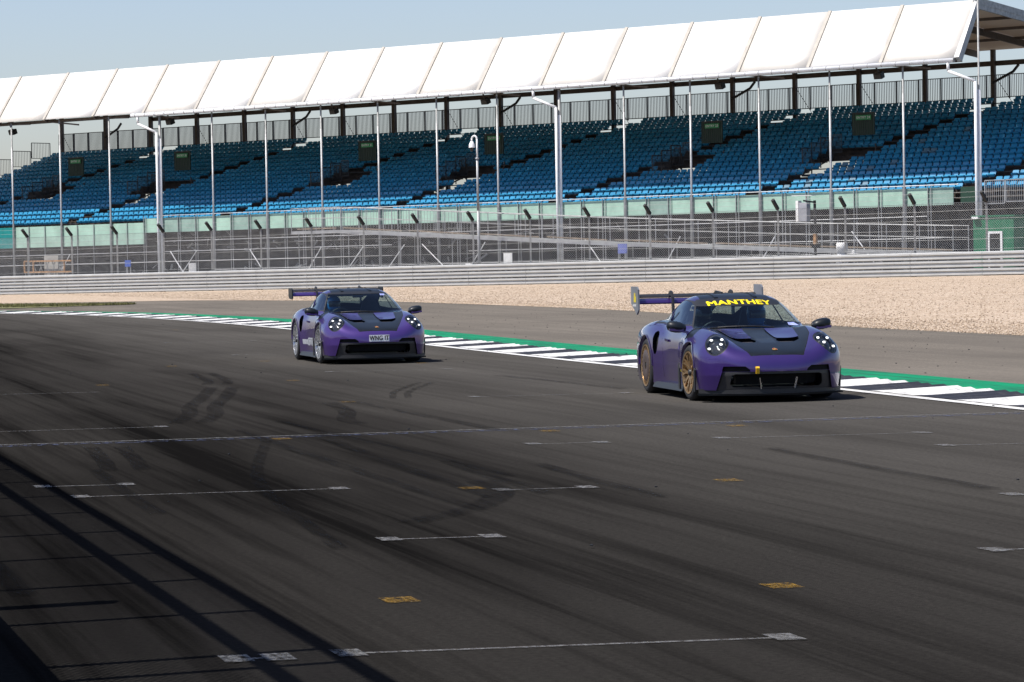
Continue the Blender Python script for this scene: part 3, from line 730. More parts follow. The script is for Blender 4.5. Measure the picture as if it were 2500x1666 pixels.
# ------------------------------------------------------------------ access ramp in front of the stand
rp = empty('access_ramp', LW(10, -4, .35)); ro_ = Vector(rp.location)
def RW(t, q, z): p = LW(t, q, z); return (p[0]-ro_.x, p[1]-ro_.y, p[2]-ro_.z)
tag(rp, 'long galvanised access ramp with railings sloping in front of the grandstand', 'ramp')
def rz(t): return float(np.interp(t, [6.3, 7.1, 8.2, 11.43, 14.35, 16.2], [3.72, 3.72, 3.42, 2.50, 1.82, 1.45]))
ts = [6.3, 7.1, 8.2, 9.3, 10.4, 11.43, 12.9, 14.35, 16.2]
for a, b in zip(ts[:-1], ts[1:]):
    m = MB(); m.hexa([RW(a, -4.6, rz(a)-.10), RW(b, -4.6, rz(b)-.10), RW(b, -3.0, rz(b)-.10), RW(a, -3.0, rz(a)-.10), RW(a, -4.6, rz(a)), RW(b, -4.6, rz(b)), RW(b, -3.0, rz(b)), RW(a, -3.0, rz(a))]); m.build('ramp_deck', 'galv_dull', rp)
    m = MB(); m.bar(RW(a, -4.66, rz(a)-.10), RW(b, -4.66, rz(b)-.10), .06, .20); m.build('edge_beam', 'galv', rp)
    m = MB(); m.bar(RW(a+.1, -4.64, rz(a)+.12), RW(b-.02, -4.64, rz(b)+.12), .03, .08); m.build('toe_board', 'toe_wood', rp)
for q in (-4.64, -3.02):
    for z in (1.38, .75):
        m = MB()
        for a, b in zip(ts[:-1], ts[1:]): m.tube(RW(a, q, rz(a)+z), RW(b, q, rz(b)+z), .024 if z > 1 else .014, 6)
        m.build('hand_rail', 'galv_dull', rp)
    for t in np.arange(6.3, 16.25, .43):
        m = MB(); m.tube(RW(t, q, rz(t)-.1), RW(t, q, rz(t)+1.40), .028, 6); m.build('rail_post', 'galv', rp)
for t in np.arange(6.32, 9.0, .05):
    m = MB() if abs(t-6.32) < .001 else m
    m.tube(RW(t, -3.0, rz(t)+.15), RW(t, -3.0, rz(t)+1.38), .011, 4)
m.build('rail_infill', 'galv', rp)
for t in np.arange(6.4, 15.4, .86):
    for q in (-4.5, -3.1):
        m = MB(); m.tube(RW(t, q, .2), RW(t, q, rz(t)-.1), .03, 6); m.build('ramp_leg', 'galv', rp)

# ------------------------------------------------------------------ things standing between barrier and stand
def at(t, q): p = S0+SU*BAY*t+SB*q; return p
def zg(t): return 0.32+0.03*(t-9)
def thing(name, t, q, label, cat, z=None, group=None):
    p = at(t, q); o = empty(name, (p[0], p[1], zg(t) if z is None else z), -S_ANG); tag(o, label, cat, group); return o
o = thing('camera_mast', 9.66, -6, 'white curved security camera mast with dome in front of the seats', 'mast')
m = MB(); zt_ = 8.62; m.tube((0, 0, 0), (0, 0, 4.2), .085, 10); m.tube((0, 0, 4.2), (0, 0, zt_-1.4), .072, 10); m.tube((0, 0, zt_-1.42), (0, 0, zt_-1.34), .12, 10); m.build('pole', 'galv', o, smooth=True)
m = MB(); pts = [(0, 0, zt_-1.35), (0, 0, zt_-.25)]+[(-.19+.19*math.cos(a), 0, zt_-.25+.19*math.sin(a)) for a in np.linspace(0, PI, 9)]+[(-.38, 0, zt_-.36)]; m.path(pts, .055, 8); m.build('swan_neck', 'white_metal', o, smooth=True)
m = MB(); m.lathe([(.03, zt_-.33), (.10, zt_-.40), (.17, zt_-.55), (.185, zt_-.72), (.19, zt_-.74), (0.0, zt_-.741)], 14, c=(-.38, 0, 0)); m.build('camera_housing', 'white_metal', o, smooth=True)
m = MB(); m.lathe([(.12, zt_-.745), (.12, zt_-.82), (.09, zt_-.92), (.03, zt_-.97), (0, zt_-.975)], 12, c=(-.38, 0, 0)); m.build('camera_dome', 'dark_glass', o, smooth=True)
o = thing('equipment_mast', 14.75, -7.4, 'grey equipment cabinet high on a black pole beside the fence', 'cabinet')
m = MB(); m.tube((0, 0, 0), (0, 0, 4.05), .075, 10); m.bar((0, 0, 3.95), (-.7, 0, 4.05), .08); m.build('pole', 'black_pole', o)
m = MB(); m.box((-.62, -.05, 3.45), (.50, .34, 1.0)); m.build('cabinet', 'grey_box', o)
m = MB(); m.box((-.98, -.05, 3.50), (.16, .34, 1.1)); m.build('side_panel', 'white_board', o)
m = MB(); m.box((-.6, -.1, 4.32), (1.25, .5, .03)); m.tube((-.5, 0, 4.05), (-.5, 0, 4.32), .03); m.build('sun_shade', 'white_metal', o)
m = MB(); m.box((0, 0, 2.0), (.17, .17, .55)); m.build('sleeve', 'rust', o)
def board(t, q, w, h, zc, mat, label, legs=True, name='sign_board', tilt=0):
    o = thing(name, t, q, label, 'sign'); z0 = zc+.03*(t-9)-zg(t)
    m = MB(); m.box((0, 0, z0), (w, .04, h)); m.build('panel', mat, o)
    m = MB(); m.bar((-w*.35, .05, 0), (-w*.35, .05, z0+h*.4), .05); m.bar((w*.35, .05, 0), (w*.35, .05, z0+h*.4), .05); m.bar((-w*.45, .05, z0), (w*.45, .05, z0), .04); m.build('stand_frame', 'galv', o)
board(10.28, -7, .62, .56, 1.74, 'white_board', 'blank white board behind the barrier near the camera mast')
board(4.98, -7, .62, .54, 1.66, 'white_board', 'blank white board behind the barrier below the scaffold frames')
board(9.68, -7.1, .42, .2, 1.38, 'white_board', 'small low white plate beside the foot of the camera mast')
board(3.36, -5, .52, .42, 2.02, 'board_blue', 'bright blue square board hanging below the green fascia')
board(11.85, -6, .62, .54, 2.1, 'board_violet', 'faded violet blue board under the access ramp')
o = thing('water_barrel', 15.18, -8, 'stacked white plastic containers behind the barrier', 'container')
m = MB(); m.lathe([(0, .5), (.30, .5), (.33, .62), (.33, 1.05), (.25, 1.15), (.25, 1.22), (.30, 1.26), (.30, 1.7), (.24, 1.78), (0, 1.78)], 14); m.build('drum', 'white_board', o, smooth=True)
m = MB(); m.box((0, 0, .25), (.7, .7, .5)); m.build('plinth', 'concrete', o)
m = MB(); m.box((.72, 0, 1.28), (.16, .12, .18)); m.tube((.72, 0, 0), (.72, 0, 1.2), .02); m.build('socket_box', 'white_board', o)
# rusty lattice frame at the far left
o = thing('lattice_frame', 1.8, -5, 'rusty white lattice frame standing under the green fascia', 'frame', z=zg(1.8))
m = MB(); z1, z0 = 2.0, 1.28; hw = 2.25
for z in (z0, z1): m.bar((-hw, 0, z), (hw, 0, z), .10)
for x in (-hw, -hw+.85, hw-.75, hw): m.bar((x, 0, z0), (x, 0, z1), .09)
m.build('outer_frame', 'rust', o)
m = MB()
for k in range(9): x = -1.2+.3*k; m.bar((x, .05, z0), (x+.3*(1 if k % 2 else -1), .05, z1), .04)
for x in (-2, -1.2, .4, 1.4, 2): m.bar((x, .1, 0), (x+.2, .1, z0), .05); m.bar((x, .1, 0), (x-.3, .1, z0), .04)
m.build('lattice', 'galv_dull', o)
m = MB(); m.box((-.1, .5, 1.7), (1.3, .3, 1.3)); m.build('panel', 'concrete', o)
# green cabin with a white framed door
o = thing('green_cabin', 16.86, -6.0, 'small dark green cabin with white framed doorway behind the fence', 'cabin')
zc = 3.22+.03*7.9-zg(16.86); w = 2.35
def cz(a, b, c, d_, e, f_, nm, mt):
    m = MB(); m.hexa([(a, c, e), (b, c, e), (b, d_, e), (a, d_, e), (a, c, f_), (b, c, f_), (b, d_, f_), (a, d_, f_)]); return m.build(nm, mt, o)
cz(-w/2, w/2, 0, 2.2, 0, zc, 'wall', 'cabin_green'); cz(-w/2-.06, w/2+.06, -.08, 2.3, zc, zc+.08, 'roof', 'cabin_green')
for a, b, e, f_ in ((-.32, -.20, 0, 2.15), (.42, .54, 0, 2.15), (-.20, .42, 2.03, 2.15)): cz(a, b, -.06, -.005, e, f_, 'door_frame', 'white_board')
cz(-.19, .41, -.03, -.004, 0, 2.03, 'door', 'dark_glass')
cz(-1.14, -.78, -.22, -.005, zc-.1, zc+.02, 'lamp', 'white_board')
# ------------------------------------------------------------------ car materials
def car_paint(key, col, flake):
    m, nt, bs = new_mat(key)
    v = obj_coord(nt); n = noise(nt, v, 900, 1)
    lw = nt.nodes.new('ShaderNodeLayerWeight'); lw.inputs['Blend'].default_value = 0.35
    c = mixc(nt, col, flake, lw.outputs['Facing'])
    nt.links.new(c, bs.inputs['Base Color'])
    bs.inputs['Metallic'].default_value = 0.45; bs.inputs['Roughness'].default_value = 0.32
    bs.inputs['Coat Weight'].default_value = 1.0; bs.inputs['Coat Roughness'].default_value = 0.015
    bump(nt, bs, n, 0.06, 0.001); M[key] = m
car_paint('purple_deep', (0.050, 0.024, 0.158), (0.027, 0.012, 0.095))
car_paint('purple_bright', (0.075, 0.036, 0.205), (0.04, 0.018, 0.125))
plain('carbon', (0.007, 0.010, 0.014), 0.42, var=0.2, spec=0.3, coat=0.12)
plain('carbon_strip', (0.014, 0.020, 0.028), 0.40, var=0.2, spec=0.35, coat=0.15)
plain('carbon_vent', (0.075, 0.062, 0.058), 0.4, var=0.3)
plain('black_trim', (0.016, 0.016, 0.017), 0.45, var=0.2)
plain('grille_trim', (0.030, 0.030, 0.032), 0.42, var=0.15)
plain('void', (0.002, 0.002, 0.002), 0.95, var=0.0)
plain('tyre', (0.014, 0.014, 0.015), 0.75, var=0.3, vscale=9)
plain('silver_rim', (0.55, 0.56, 0.58), 0.28, 0.85, var=0.06)
plain('bronze_rim', (0.36, 0.24, 0.125), 0.32, 0.75, var=0.1)
plain('disc_cover', (0.085, 0.060, 0.052), 0.45, 0.3)
plain('brake', (0.25, 0.25, 0.25), 0.4, 0.8)
plain('plate_white', (0.85, 0.85, 0.84), 0.4, var=0.02)
plain('plate_ink', (0.01, 0.01, 0.012), 0.5, var=0.0)
plain('vinyl_yellow', (0.90, 0.72, 0.005), 0.4, var=0.02)
plain('vinyl_silver', (0.46, 0.48, 0.52), 0.35, 0.3)
plain('strap_yellow', (0.75, 0.42, 0.01), 0.6)
plain('badge_gold', (0.80, 0.52, 0.12), 0.3, 0.7)
plain('badge_red', (0.35, 0.02, 0.02), 0.4)
plain('interior', (0.014, 0.014, 0.016), 0.8)
plain('seat_trim', (0.035, 0.035, 0.04), 0.7)
plain('chrome', (0.8, 0.8, 0.82), 0.12, 1.0, var=0.02)
plain('sticker', (0.35, 0.40, 0.75), 0.4, var=0.4, vscale=30)
plain('suit_black', (0.018, 0.018, 0.022), 0.85)
plain('suit_blue', (0.03, 0.16, 0.42), 0.8, var=0.3, vscale=8)
plain('suit_white', (0.55, 0.55, 0.56), 0.7)
plain('helmet_dark', (0.03, 0.032, 0.04), 0.2, coat=1)
plain('helmet_blue', (0.02, 0.20, 0.50), 0.2, coat=1)
plain('skin', (0.42, 0.24, 0.17), 0.6)
plain('visor', (0.01, 0.012, 0.015), 0.08)
def glass_mat(key, tint, refl):
    m = bpy.data.materials.new(key); m.use_nodes = True; nt = m.node_tree; nt.nodes.remove(nt.nodes['Principled BSDF'])
    tr = nt.nodes.new('ShaderNodeBsdfTransparent'); tr.inputs[0].default_value = (*tint, 1)
    gl = nt.nodes.new('ShaderNodeBsdfGlossy'); gl.inputs['Roughness'].default_value = 0.03; gl.inputs[0].default_value = (.9, .95, 1, 1)
    fr = nt.nodes.new('ShaderNodeFresnel'); fr.inputs['IOR'].default_value = refl
    mx = nt.nodes.new('ShaderNodeMixShader'); ge = nt.nodes.new('ShaderNodeNewGeometry'); bf = nt.nodes.new('ShaderNodeMath'); bf.operation = 'SUBTRACT'; bf.inputs[0].default_value = 1.0; nt.links.new(ge.outputs['Backfacing'], bf.inputs[1]); mu = nt.nodes.new('ShaderNodeMath'); mu.operation = 'MULTIPLY'; nt.links.new(bf.outputs[0], mu.inputs[0]); nt.links.new(fr.outputs[0], mu.inputs[1])
    nt.links.new(mu.outputs[0], mx.inputs[0]); nt.links.new(tr.outputs[0], mx.inputs[1]); nt.links.new(gl.outputs[0], mx.inputs[2])
    nt.links.new(mx.outputs[0], nt.nodes['Material Output'].inputs[0]); M[key] = m
glass_mat('car_glass', (0.45, 0.56, 0.58), 1.3)
glass_mat('side_glass', (0.66, 0.78, 0.80), 2.8)
glass_mat('lens', (0.90, 0.92, 0.94), 1.35)
def led():
    m, nt, bs = new_mat('led'); bs.inputs['Base Color'].default_value = (.9, .9, .9, 1)
    bs.inputs['Emission Color'].default_value = (1, 0.98, 0.94, 1); bs.inputs['Emission Strength'].default_value = 1.3; M['led'] = m
led()

# ------------------------------------------------------------------ car body: one smooth implicit surface (x forward from the front axle, y left, z up), meshed, then cut into its panels
def spline(pts):
    pts = sorted(pts); x = np.array([p[0] for p in pts]); y = np.array([p[1] for p in pts]); n = len(x); h = np.diff(x)
    A = np.zeros((n, n)); r = np.zeros(n); A[0, 0] = A[-1, -1] = 1
    for i in range(1, n-1):
        A[i, i-1] = h[i-1]; A[i, i] = 2*(h[i-1]+h[i]); A[i, i+1] = h[i]; r[i] = 3*((y[i+1]-y[i])/h[i]-(y[i]-y[i-1])/h[i-1])
    c = np.linalg.solve(A, r); xs = np.linspace(x[0], x[-1], 600); k = np.clip(np.searchsorted(x, xs)-1, 0, n-2)
    d = (c[k+1]-c[k])/(3*h[k]); b = (y[k+1]-y[k])/h[k]-h[k]*(2*c[k]+c[k+1])/3; t = xs-x[k]; ys = y[k]+b*t+c[k]*t*t+d*t**3
    return lambda q: np.interp(q, xs, ys)
def smax(a, b, k): h = np.maximum(k-np.abs(a-b), 0)/k; return np.maximum(a, b)+h*h*k*.25
def smin(a, b, k): return -smax(-a, -b, k)
zc_ = spline([(1.08, .49), (.98, .565), (.88, .620), (.75, .665), (.55, .715), (.3, .762), (0, .808), (-.3, .862), (-.6, .885), (-1.0, .895), (-1.5, .905), (-2.1, .935), (-2.6, .950), (-3.0, .93), (-3.3, .90), (-3.65, .86)])
amp_ = spline([(1.1, 0), (.95, .0), (.80, .050), (.58, .105), (.28, .112), (-.05, .090), (-.4, .035), (-.75, .0), (-1.6, 0), (-2.0, .012), (-2.5, .02), (-3.0, 0), (-3.7, 0)])
w_ = spline([(1.1, .90), (.75, .905), (.45, .925), (.1, .940), (-.25, .935), (-.5, .895), (-.75, .865), (-1.2, .86), (-1.6, .875), (-1.95, .925), (-2.3, .965), (-2.6, .965), (-3.0, .935), (-3.4, .875), (-3.7, .80)])
zr_ = spline([(.1, .63), (-.1, .760), (-.28, .865), (-.45, .955), (-.6, 1.030), (-.8, 1.128), (-1.0, 1.215), (-1.15, 1.268), (-1.35, 1.312), (-1.55, 1.325), (-1.8, 1.31), (-2.1, 1.25), (-2.5, 1.13), (-2.9, 1.005), (-3.3, .91), (-3.7, .83)])
yb_ = spline([(.1, .66), (-.2, .735), (-.5, .785), (-1.0, .815), (-1.6, .805), (-2.1, .755), (-2.6, .655), (-3.1, .52), (-3.7, .38)])
def xf_(a, z): return 1.03-.40*(np.minimum(a, 1.1)/.92)**2.8-.35*np.maximum(z-.48, 0)**1.5-.30*np.maximum(.34-z, 0)
def car_f(x, y, z):
    a = np.abs(y)
    zt = zc_(x)+amp_(x)*np.exp(-((a-.67)/.185)**2)-.28*np.maximum(a-.70, 0)**1.5
    yw = w_(x)-.30*np.maximum(z-.52, 0)**2-.22*np.maximum(.42-z, 0)**1.5
    # waisted door, bulging over the wheels
    f = smax((z-zt)*.97, a-yw, .17)
    f = smax(f, x-xf_(a, z), .13)
    f = smax(f, (-3.57+.30*(a/.95)**3)-x, .16)
    f = smax(f, .125-z, .04)
    sh = .17*np.tanh((x+1.45)/.45)*(a/.7)**2
    xs = x+sh; zr = zr_(xs)-.035*(a/.55)**2
    g = (zr_(xs+.02)-zr_(xs-.02))/.04
    ft = (z-zr)/np.sqrt(1+g*g)
    yc = yb_(x)-.60*np.maximum(z-.92, 0)
    c = smax(ft, (a-yc)*.86, .13); c = np.maximum(np.maximum(c, x+.02), np.maximum(-3.40-x, .5-z))
    return smin(f, c, .05)
def grad(P, e=.004):
    g = np.zeros_like(P)
    for k in range(3):
        d = np.zeros(3); d[k] = e
        g[:, k] = car_f(*(P+d).T)-car_f(*(P-d).T)
    return g/(2*e)
def half_body(h=.0175):
    xs = np.arange(-3.68, 1.12, h); ys = np.arange(-2.5*h, 1.06, h); zs_ = np.arange(.07, 1.40, h)
    X, Y, Z = np.meshgrid(xs, ys, zs_, indexing='ij'); Fv = car_f(X, Y, Z); ins = Fv < 0
    nx, ny, nz = Fv.shape; cnt = np.zeros((nx-1, ny-1, nz-1)); acc = np.zeros((nx-1, ny-1, nz-1, 3))
    sl = lambda d: tuple(slice(k, n-1+k) for k, n in zip(d, (nx, ny, nz)))
    cs = [(i, j, k) for i in (0, 1) for j in (0, 1) for k in (0, 1)]
    for a in cs:
        for ax in range(3):
            if a[ax] == 1: continue
            b = list(a); b[ax] = 1; fa = Fv[sl(a)]; fb = Fv[sl(b)]; x = (fa < 0) != (fb < 0)
            t = np.where(x, fa/np.where(fa-fb == 0, 1, fa-fb), 0); cnt += x
            for c in range(3):
                acc[..., c] += np.where(x, a[c]+(t if c == ax else 0), 0)
    act = cnt > 0; idx = -np.ones(act.shape, int); idx[act] = np.arange(act.sum())
    I = np.argwhere(act); P = (I+acc[act]/cnt[act][:, None])*h+np.array([xs[0], ys[0], zs_[0]])
    quads = []
    for ax in range(3):
        a1, a2 = (ax+1) % 3, (ax+2) % 3
        s0 = [slice(None)]*3; s0[ax] = slice(0, -1); s1 = [slice(None)]*3; s1[ax] = slice(1, None)
        A = ins[tuple(s0)]; B = ins[tuple(s1)]; E = np.argwhere(A != B)
        ok = (E[:, a1] > 0) & (E[:, a2] > 0) & (E[:, a1] < Fv.shape[a1]-1) & (E[:, a2] < Fv.shape[a2]-1); E = E[ok]
        flip = A[tuple(E.T)]
        q = []
        for d1, d2 in ((0, 0), (-1, 0), (-1, -1), (0, -1)):
            e = E.copy(); e[:, a1] += d1; e[:, a2] += d2; q.append(idx[tuple(e.T)])
        q = np.stack(q, 1); q[~flip] = q[~flip][:, ::-1]; quads.append(q)
    Q = np.concatenate(quads); Q = Q[(Q >= 0).all(1)]
    for _ in range(4):
        f = car_f(*P.T); g = grad(P); P = P-np.clip(f/np.maximum((g*g).sum(1), .2), -.02, .02)[:, None]*g
    T = np.concatenate([Q[:, [0, 1, 2]], Q[:, [0, 2, 3]]])
    n = np.cross(P[T[:, 1]]-P[T[:, 0]], P[T[:, 2]]-P[T[:, 0]]); c = P[T].mean(1)
    if ((n*grad(c)).sum(1) < 0).mean() > .5: T = T[:, ::-1]
    return P, T
def clip(P, T, gf):
    """split a triangle mesh along gf = 0; returns (inside gf<0, outside)"""
    if len(T) == 0: return (P, T), (P, T)
    g = gf(P); g = np.where(np.abs(g) < 1e-6, 1e-6, g); s = g[T] < 0; k = s.sum(1)
    tin = list(map(tuple, T[k == 3])); tout = list(map(tuple, T[k == 0])); NP = []; cache = {}; base = len(P)
    def cut(i, j):
        key = (i, j) if i < j else (j, i)
        if key not in cache:
            t = g[i]/(g[i]-g[j]); NP.append(P[i]+(P[j]-P[i])*t); cache[key] = base+len(NP)-1
        return cache[key]
    for tri in T[(k == 1) | (k == 2)]:
        a, b, c = tri; one_in = (g[tri] < 0).sum() == 1
        for _ in range(3):
            if (g[a] < 0) == one_in and ((g[b] < 0) != one_in) and ((g[c] < 0) != one_in): break
            a, b, c = b, c, a
        p, q = cut(a, b), cut(a, c)
        (tin if one_in else tout).append((a, p, q)); o = tout if one_in else tin; o.append((p, b, c)); o.append((p, c, q))
    P2 = np.concatenate([P, np.array(NP)]) if NP else P
    return (P2, np.array(tin, int).reshape(-1, 3)), (P2, np.array(tout, int).reshape(-1, 3))
def compact(P, T):
    u, inv = np.unique(T, return_inverse=True); return P[u], inv.reshape(-1, 3)
def poly_g(pts, ax, ay):
    """convex polygon in two of the axes (|y| is used); negative inside"""
    pts = np.array(pts, float); a = 0
    for i in range(len(pts)): a += pts[i][0]*pts[(i+1) % len(pts)][1]-pts[(i+1) % len(pts)][0]*pts[i][1]
    if a < 0: pts = pts[::-1]
    def g(P):
        u = np.abs(P[:, ax]) if ax == 1 else P[:, ax]; v = np.abs(P[:, ay]) if ay == 1 else P[:, ay]; r = np.full(len(P), -1e9)
        for i in range(len(pts)):
            p, q = pts[i], pts[(i+1) % len(pts)]; e = q-p; n = np.array([e[1], -e[0]])/np.hypot(*e)
            r = np.maximum(r, (u-p[0])*n[0]+(v-p[1])*n[1])
        return r
    return g
def both(*gs): return lambda P: np.max([g(P) for g in gs], axis=0)
X_gt = lambda v: (lambda P: v-P[:, 0]); X_lt = lambda v: (lambda P: P[:, 0]-v); Z_gt = lambda v: (lambda P: v-P[:, 2]); Z_lt = lambda v: (lambda P: P[:, 2]-v); Y_gt = lambda v: (lambda P: v-P[:, 1])
R_F, R_R, WB = .352, .367, 2.457
arch_f = both(lambda P: np.hypot(P[:, 0]-.0, P[:, 2]-.36)-.385, Y_gt(.45)); arch_r = both(lambda P: np.hypot(P[:, 0]+WB, P[:, 2]-.375)-.405, Y_gt(.45))
HLc = np.array([.60, .690, .695]); HLn = np.array([.82, .16, .55]); HLn /= np.linalg.norm(HLn)
HLu = np.cross([0, 0, 1], HLn); HLu /= np.linalg.norm(HLu); HLv = np.cross(HLn, HLu)
def hl_g(ru, rv): return lambda P: np.where((P[:, 0] > .2) & (P[:, 1] > .3), np.hypot((P-HLc)@HLu/ru, (P-HLc)@HLv/rv)-1, 1)*min(ru, rv)
CUTS = [   # name, region; taken in this order
 ('arch', arch_f), ('arch', arch_r), ('floor', Z_lt(.150)),
 ('headlight', hl_g(.135, .190)), ('headlight_rim', hl_g(.147, .203)),
 ('mouth_hole', both(poly_g([(-1, .185), (.56, .185), (.60, .22), (.585, .335), (.55, .355), (-1, .355)], 1, 2), X_gt(.5))),
 ('mouth', both(poly_g([(-1, .385), (.69, .385), (.745, .14), (-1, .14)], 1, 2), X_gt(.45))),
 ('slit', both(poly_g([(.36, .387), (.36, .405), (.42, .452), (.675, .452), (.69, .387)], 1, 2), X_gt(.45))),
 ('side_intake', both(poly_g([(-1.86, .79), (-1.90, .83), (-1.97, .845), (-2.04, .82), (-2.07, .74), (-2.05, .62), (-2.0, .545), (-1.95, .53), (-1.90, .57), (-1.86, .68)], 0, 2), Y_gt(.5))),
 ('windscreen', both(poly_g([(-1, .880), (.685, .895), (.70, .912), (.535, 1.222), (.50, 1.244), (.3, 1.262), (-1, 1.268)], 1, 2), X_gt(-1.28), X_lt(-.16))),
 ('screen_frame', both(poly_g([(-1, .866), (.700, .880), (.716, .910), (.549, 1.232), (.508, 1.256), (.3, 1.274), (-1, 1.281)], 1, 2), X_gt(-1.30), X_lt(-.14))),
 ('door_window', both(poly_g([(-.66, .945), (-.86, 1.075), (-1.06, 1.172), (-1.27, 1.228), (-1.50, 1.243), (-1.74, 1.225), (-1.74, .945)], 0, 2), Y_gt(.35))),
 ('quarter_window', both(poly_g([(-1.80, .950), (-1.80, 1.215), (-1.98, 1.175), (-2.30, 1.060), (-2.43, .990), (-2.38, .955)], 0, 2), Y_gt(.3))),
 ('window_frame', both(poly_g([(-.62, .928), (-.85, 1.088), (-1.05, 1.186), (-1.26, 1.242), (-1.50, 1.257), (-1.78, 1.238), (-2.0, 1.188), (-2.34, 1.060), (-2.50, .975), (-2.42, .935)], 0, 2), Y_gt(.33))),
 ('rear_window', both(poly_g([(-1.95, -1), (-1.95, .42), (-2.75, .34), (-2.75, -1)], 0, 1), Z_gt(1.0))),
 ('roof', both(poly_g([(-1.05, -1), (-1.05, .46), (-1.15, .475), (-1.93, .43), (-1.93, -1)], 0, 1), Z_gt(1.1))),
 ('nostril', both(poly_g([(.27, .165), (.305, .44), (.40, .42), (.47, .34), (.47, .16), (.37, .13)], 0, 1), Z_gt(.6))),
 ('hood_panel', both(poly_g([(-.36, .145), (-.36, .52), (.305, .44), (.27, .165), (.19, .150)], 0, 1), Z_gt(.6))),
 ('hood_strip', both(poly_g([(-.36, -1), (-.36, .135), (.50, .105), (.50, -1)], 0, 1), Z_gt(.6))),
 ('hood', both(poly_g([(-.40, -1), (-.40, .66), (-.32, .665), (.36, .56), (.68, .44), (.93, .335), (.93, -1)], 0, 1), Z_gt(.52))),
 ('fender_vent', both(poly_g([(-.10, .70), (-.02, .86), (-.30, .90), (-.40, .74)], 0, 1), Z_gt(.70))),
 ('hood_seam', both(poly_g([(-.40, -1), (-.40, .668), (-.32, .673), (.36, .568), (.68, .448), (.939, .340), (.939, -1)], 0, 1), Z_gt(.52))),
 ('seam', both(lambda P: np.abs(P[:, 0]-.44-.35*np.maximum(0, P[:, 2]-.55))-.004, Y_gt(.5), Z_lt(.66), Z_gt(.5))),
 ('seam', both(lambda P: np.abs(P[:, 0]+.50+.1*(P[:, 2]-.6))-.004, Y_gt(.5), Z_lt(.97), Z_gt(.24))),
 ('seam', both(lambda P: np.abs(P[:, 0]+1.66+.28*np.maximum(0, P[:, 2]-.5))-.004, Y_gt(.5), Z_lt(.97), Z_gt(.24))),
 ('decal', both(poly_g([(-.52, .31), (-.52, .40), (-1.86, .40), (-1.86, .31)], 0, 2), Y_gt(.5))),
]
HP, HT = half_body()
HP, HT = clip(HP, HT, lambda P: -P[:, 1])[0]
PANEL = {}
for nm, gf in CUTS:
    (Pi, Ti), (HP, HT) = clip(HP, HT, gf)
    if len(Ti):
        c = compact(Pi, Ti)
        PANEL.setdefault(nm, []).append(c)
PANEL['body'] = [compact(HP, HT)]
def merged(nm):
    L_ = PANEL[nm]; P = np.concatenate([p for p, _ in L_]); o = 0; Ts = []
    for p, t in L_: Ts.append(t+o); o += len(p)
    return P, np.concatenate(Ts)
def panel_obj(name, key, mat, parent, side=0, inset=0.0, sub=None, normals=True):
    """side 0 joins both halves, +1 left, -1 right"""
    P, T = merged(key) if isinstance(key, str) else key
    Nn = grad(P); Nn /= np.linalg.norm(Nn, axis=1)[:, None]; P = P-Nn*inset
    Ps, Ts, Ns = [], [], []; o = 0
    for s_ in ((1, -1) if side == 0 else (side,)):
        q = P*np.array([1, s_, 1]); Ps.append(q); Ns.append(Nn*np.array([1, s_, 1])); Ts.append((T if s_ > 0 else T[:, ::-1])+o); o += len(P)
    me = raw_mesh(name, np.concatenate(Ps), np.concatenate(Ts)); me.polygons.foreach_set('use_smooth', [True]*len(me.polygons))
    N_ = np.concatenate(Ns)
    if normals and len(me.vertices) == len(N_): me.normals_split_custom_set_from_vertices([tuple(v) for v in N_])
    return link(name, me, mat, parent)
def surf_x(y, z, x0=1.3):      # front-most body point at (y, z)
    x = np.full(len(y), x0)
    for _ in range(160): x = x-np.clip(car_f(x, y, z)*.6, -.03, .03)
    return x
def surf_y(x, z):
    y = np.full(len(x), 1.15)
    for _ in range(120): y = y-np.clip(car_f(x, y, z)*.7, -.03, .03)
    return y
def surf_z(x, y):
    z = np.full(len(x), 1.5)
    for _ in range(160): z = z-np.clip(car_f(x, y, z)*.6, -.03, .03)
    return z

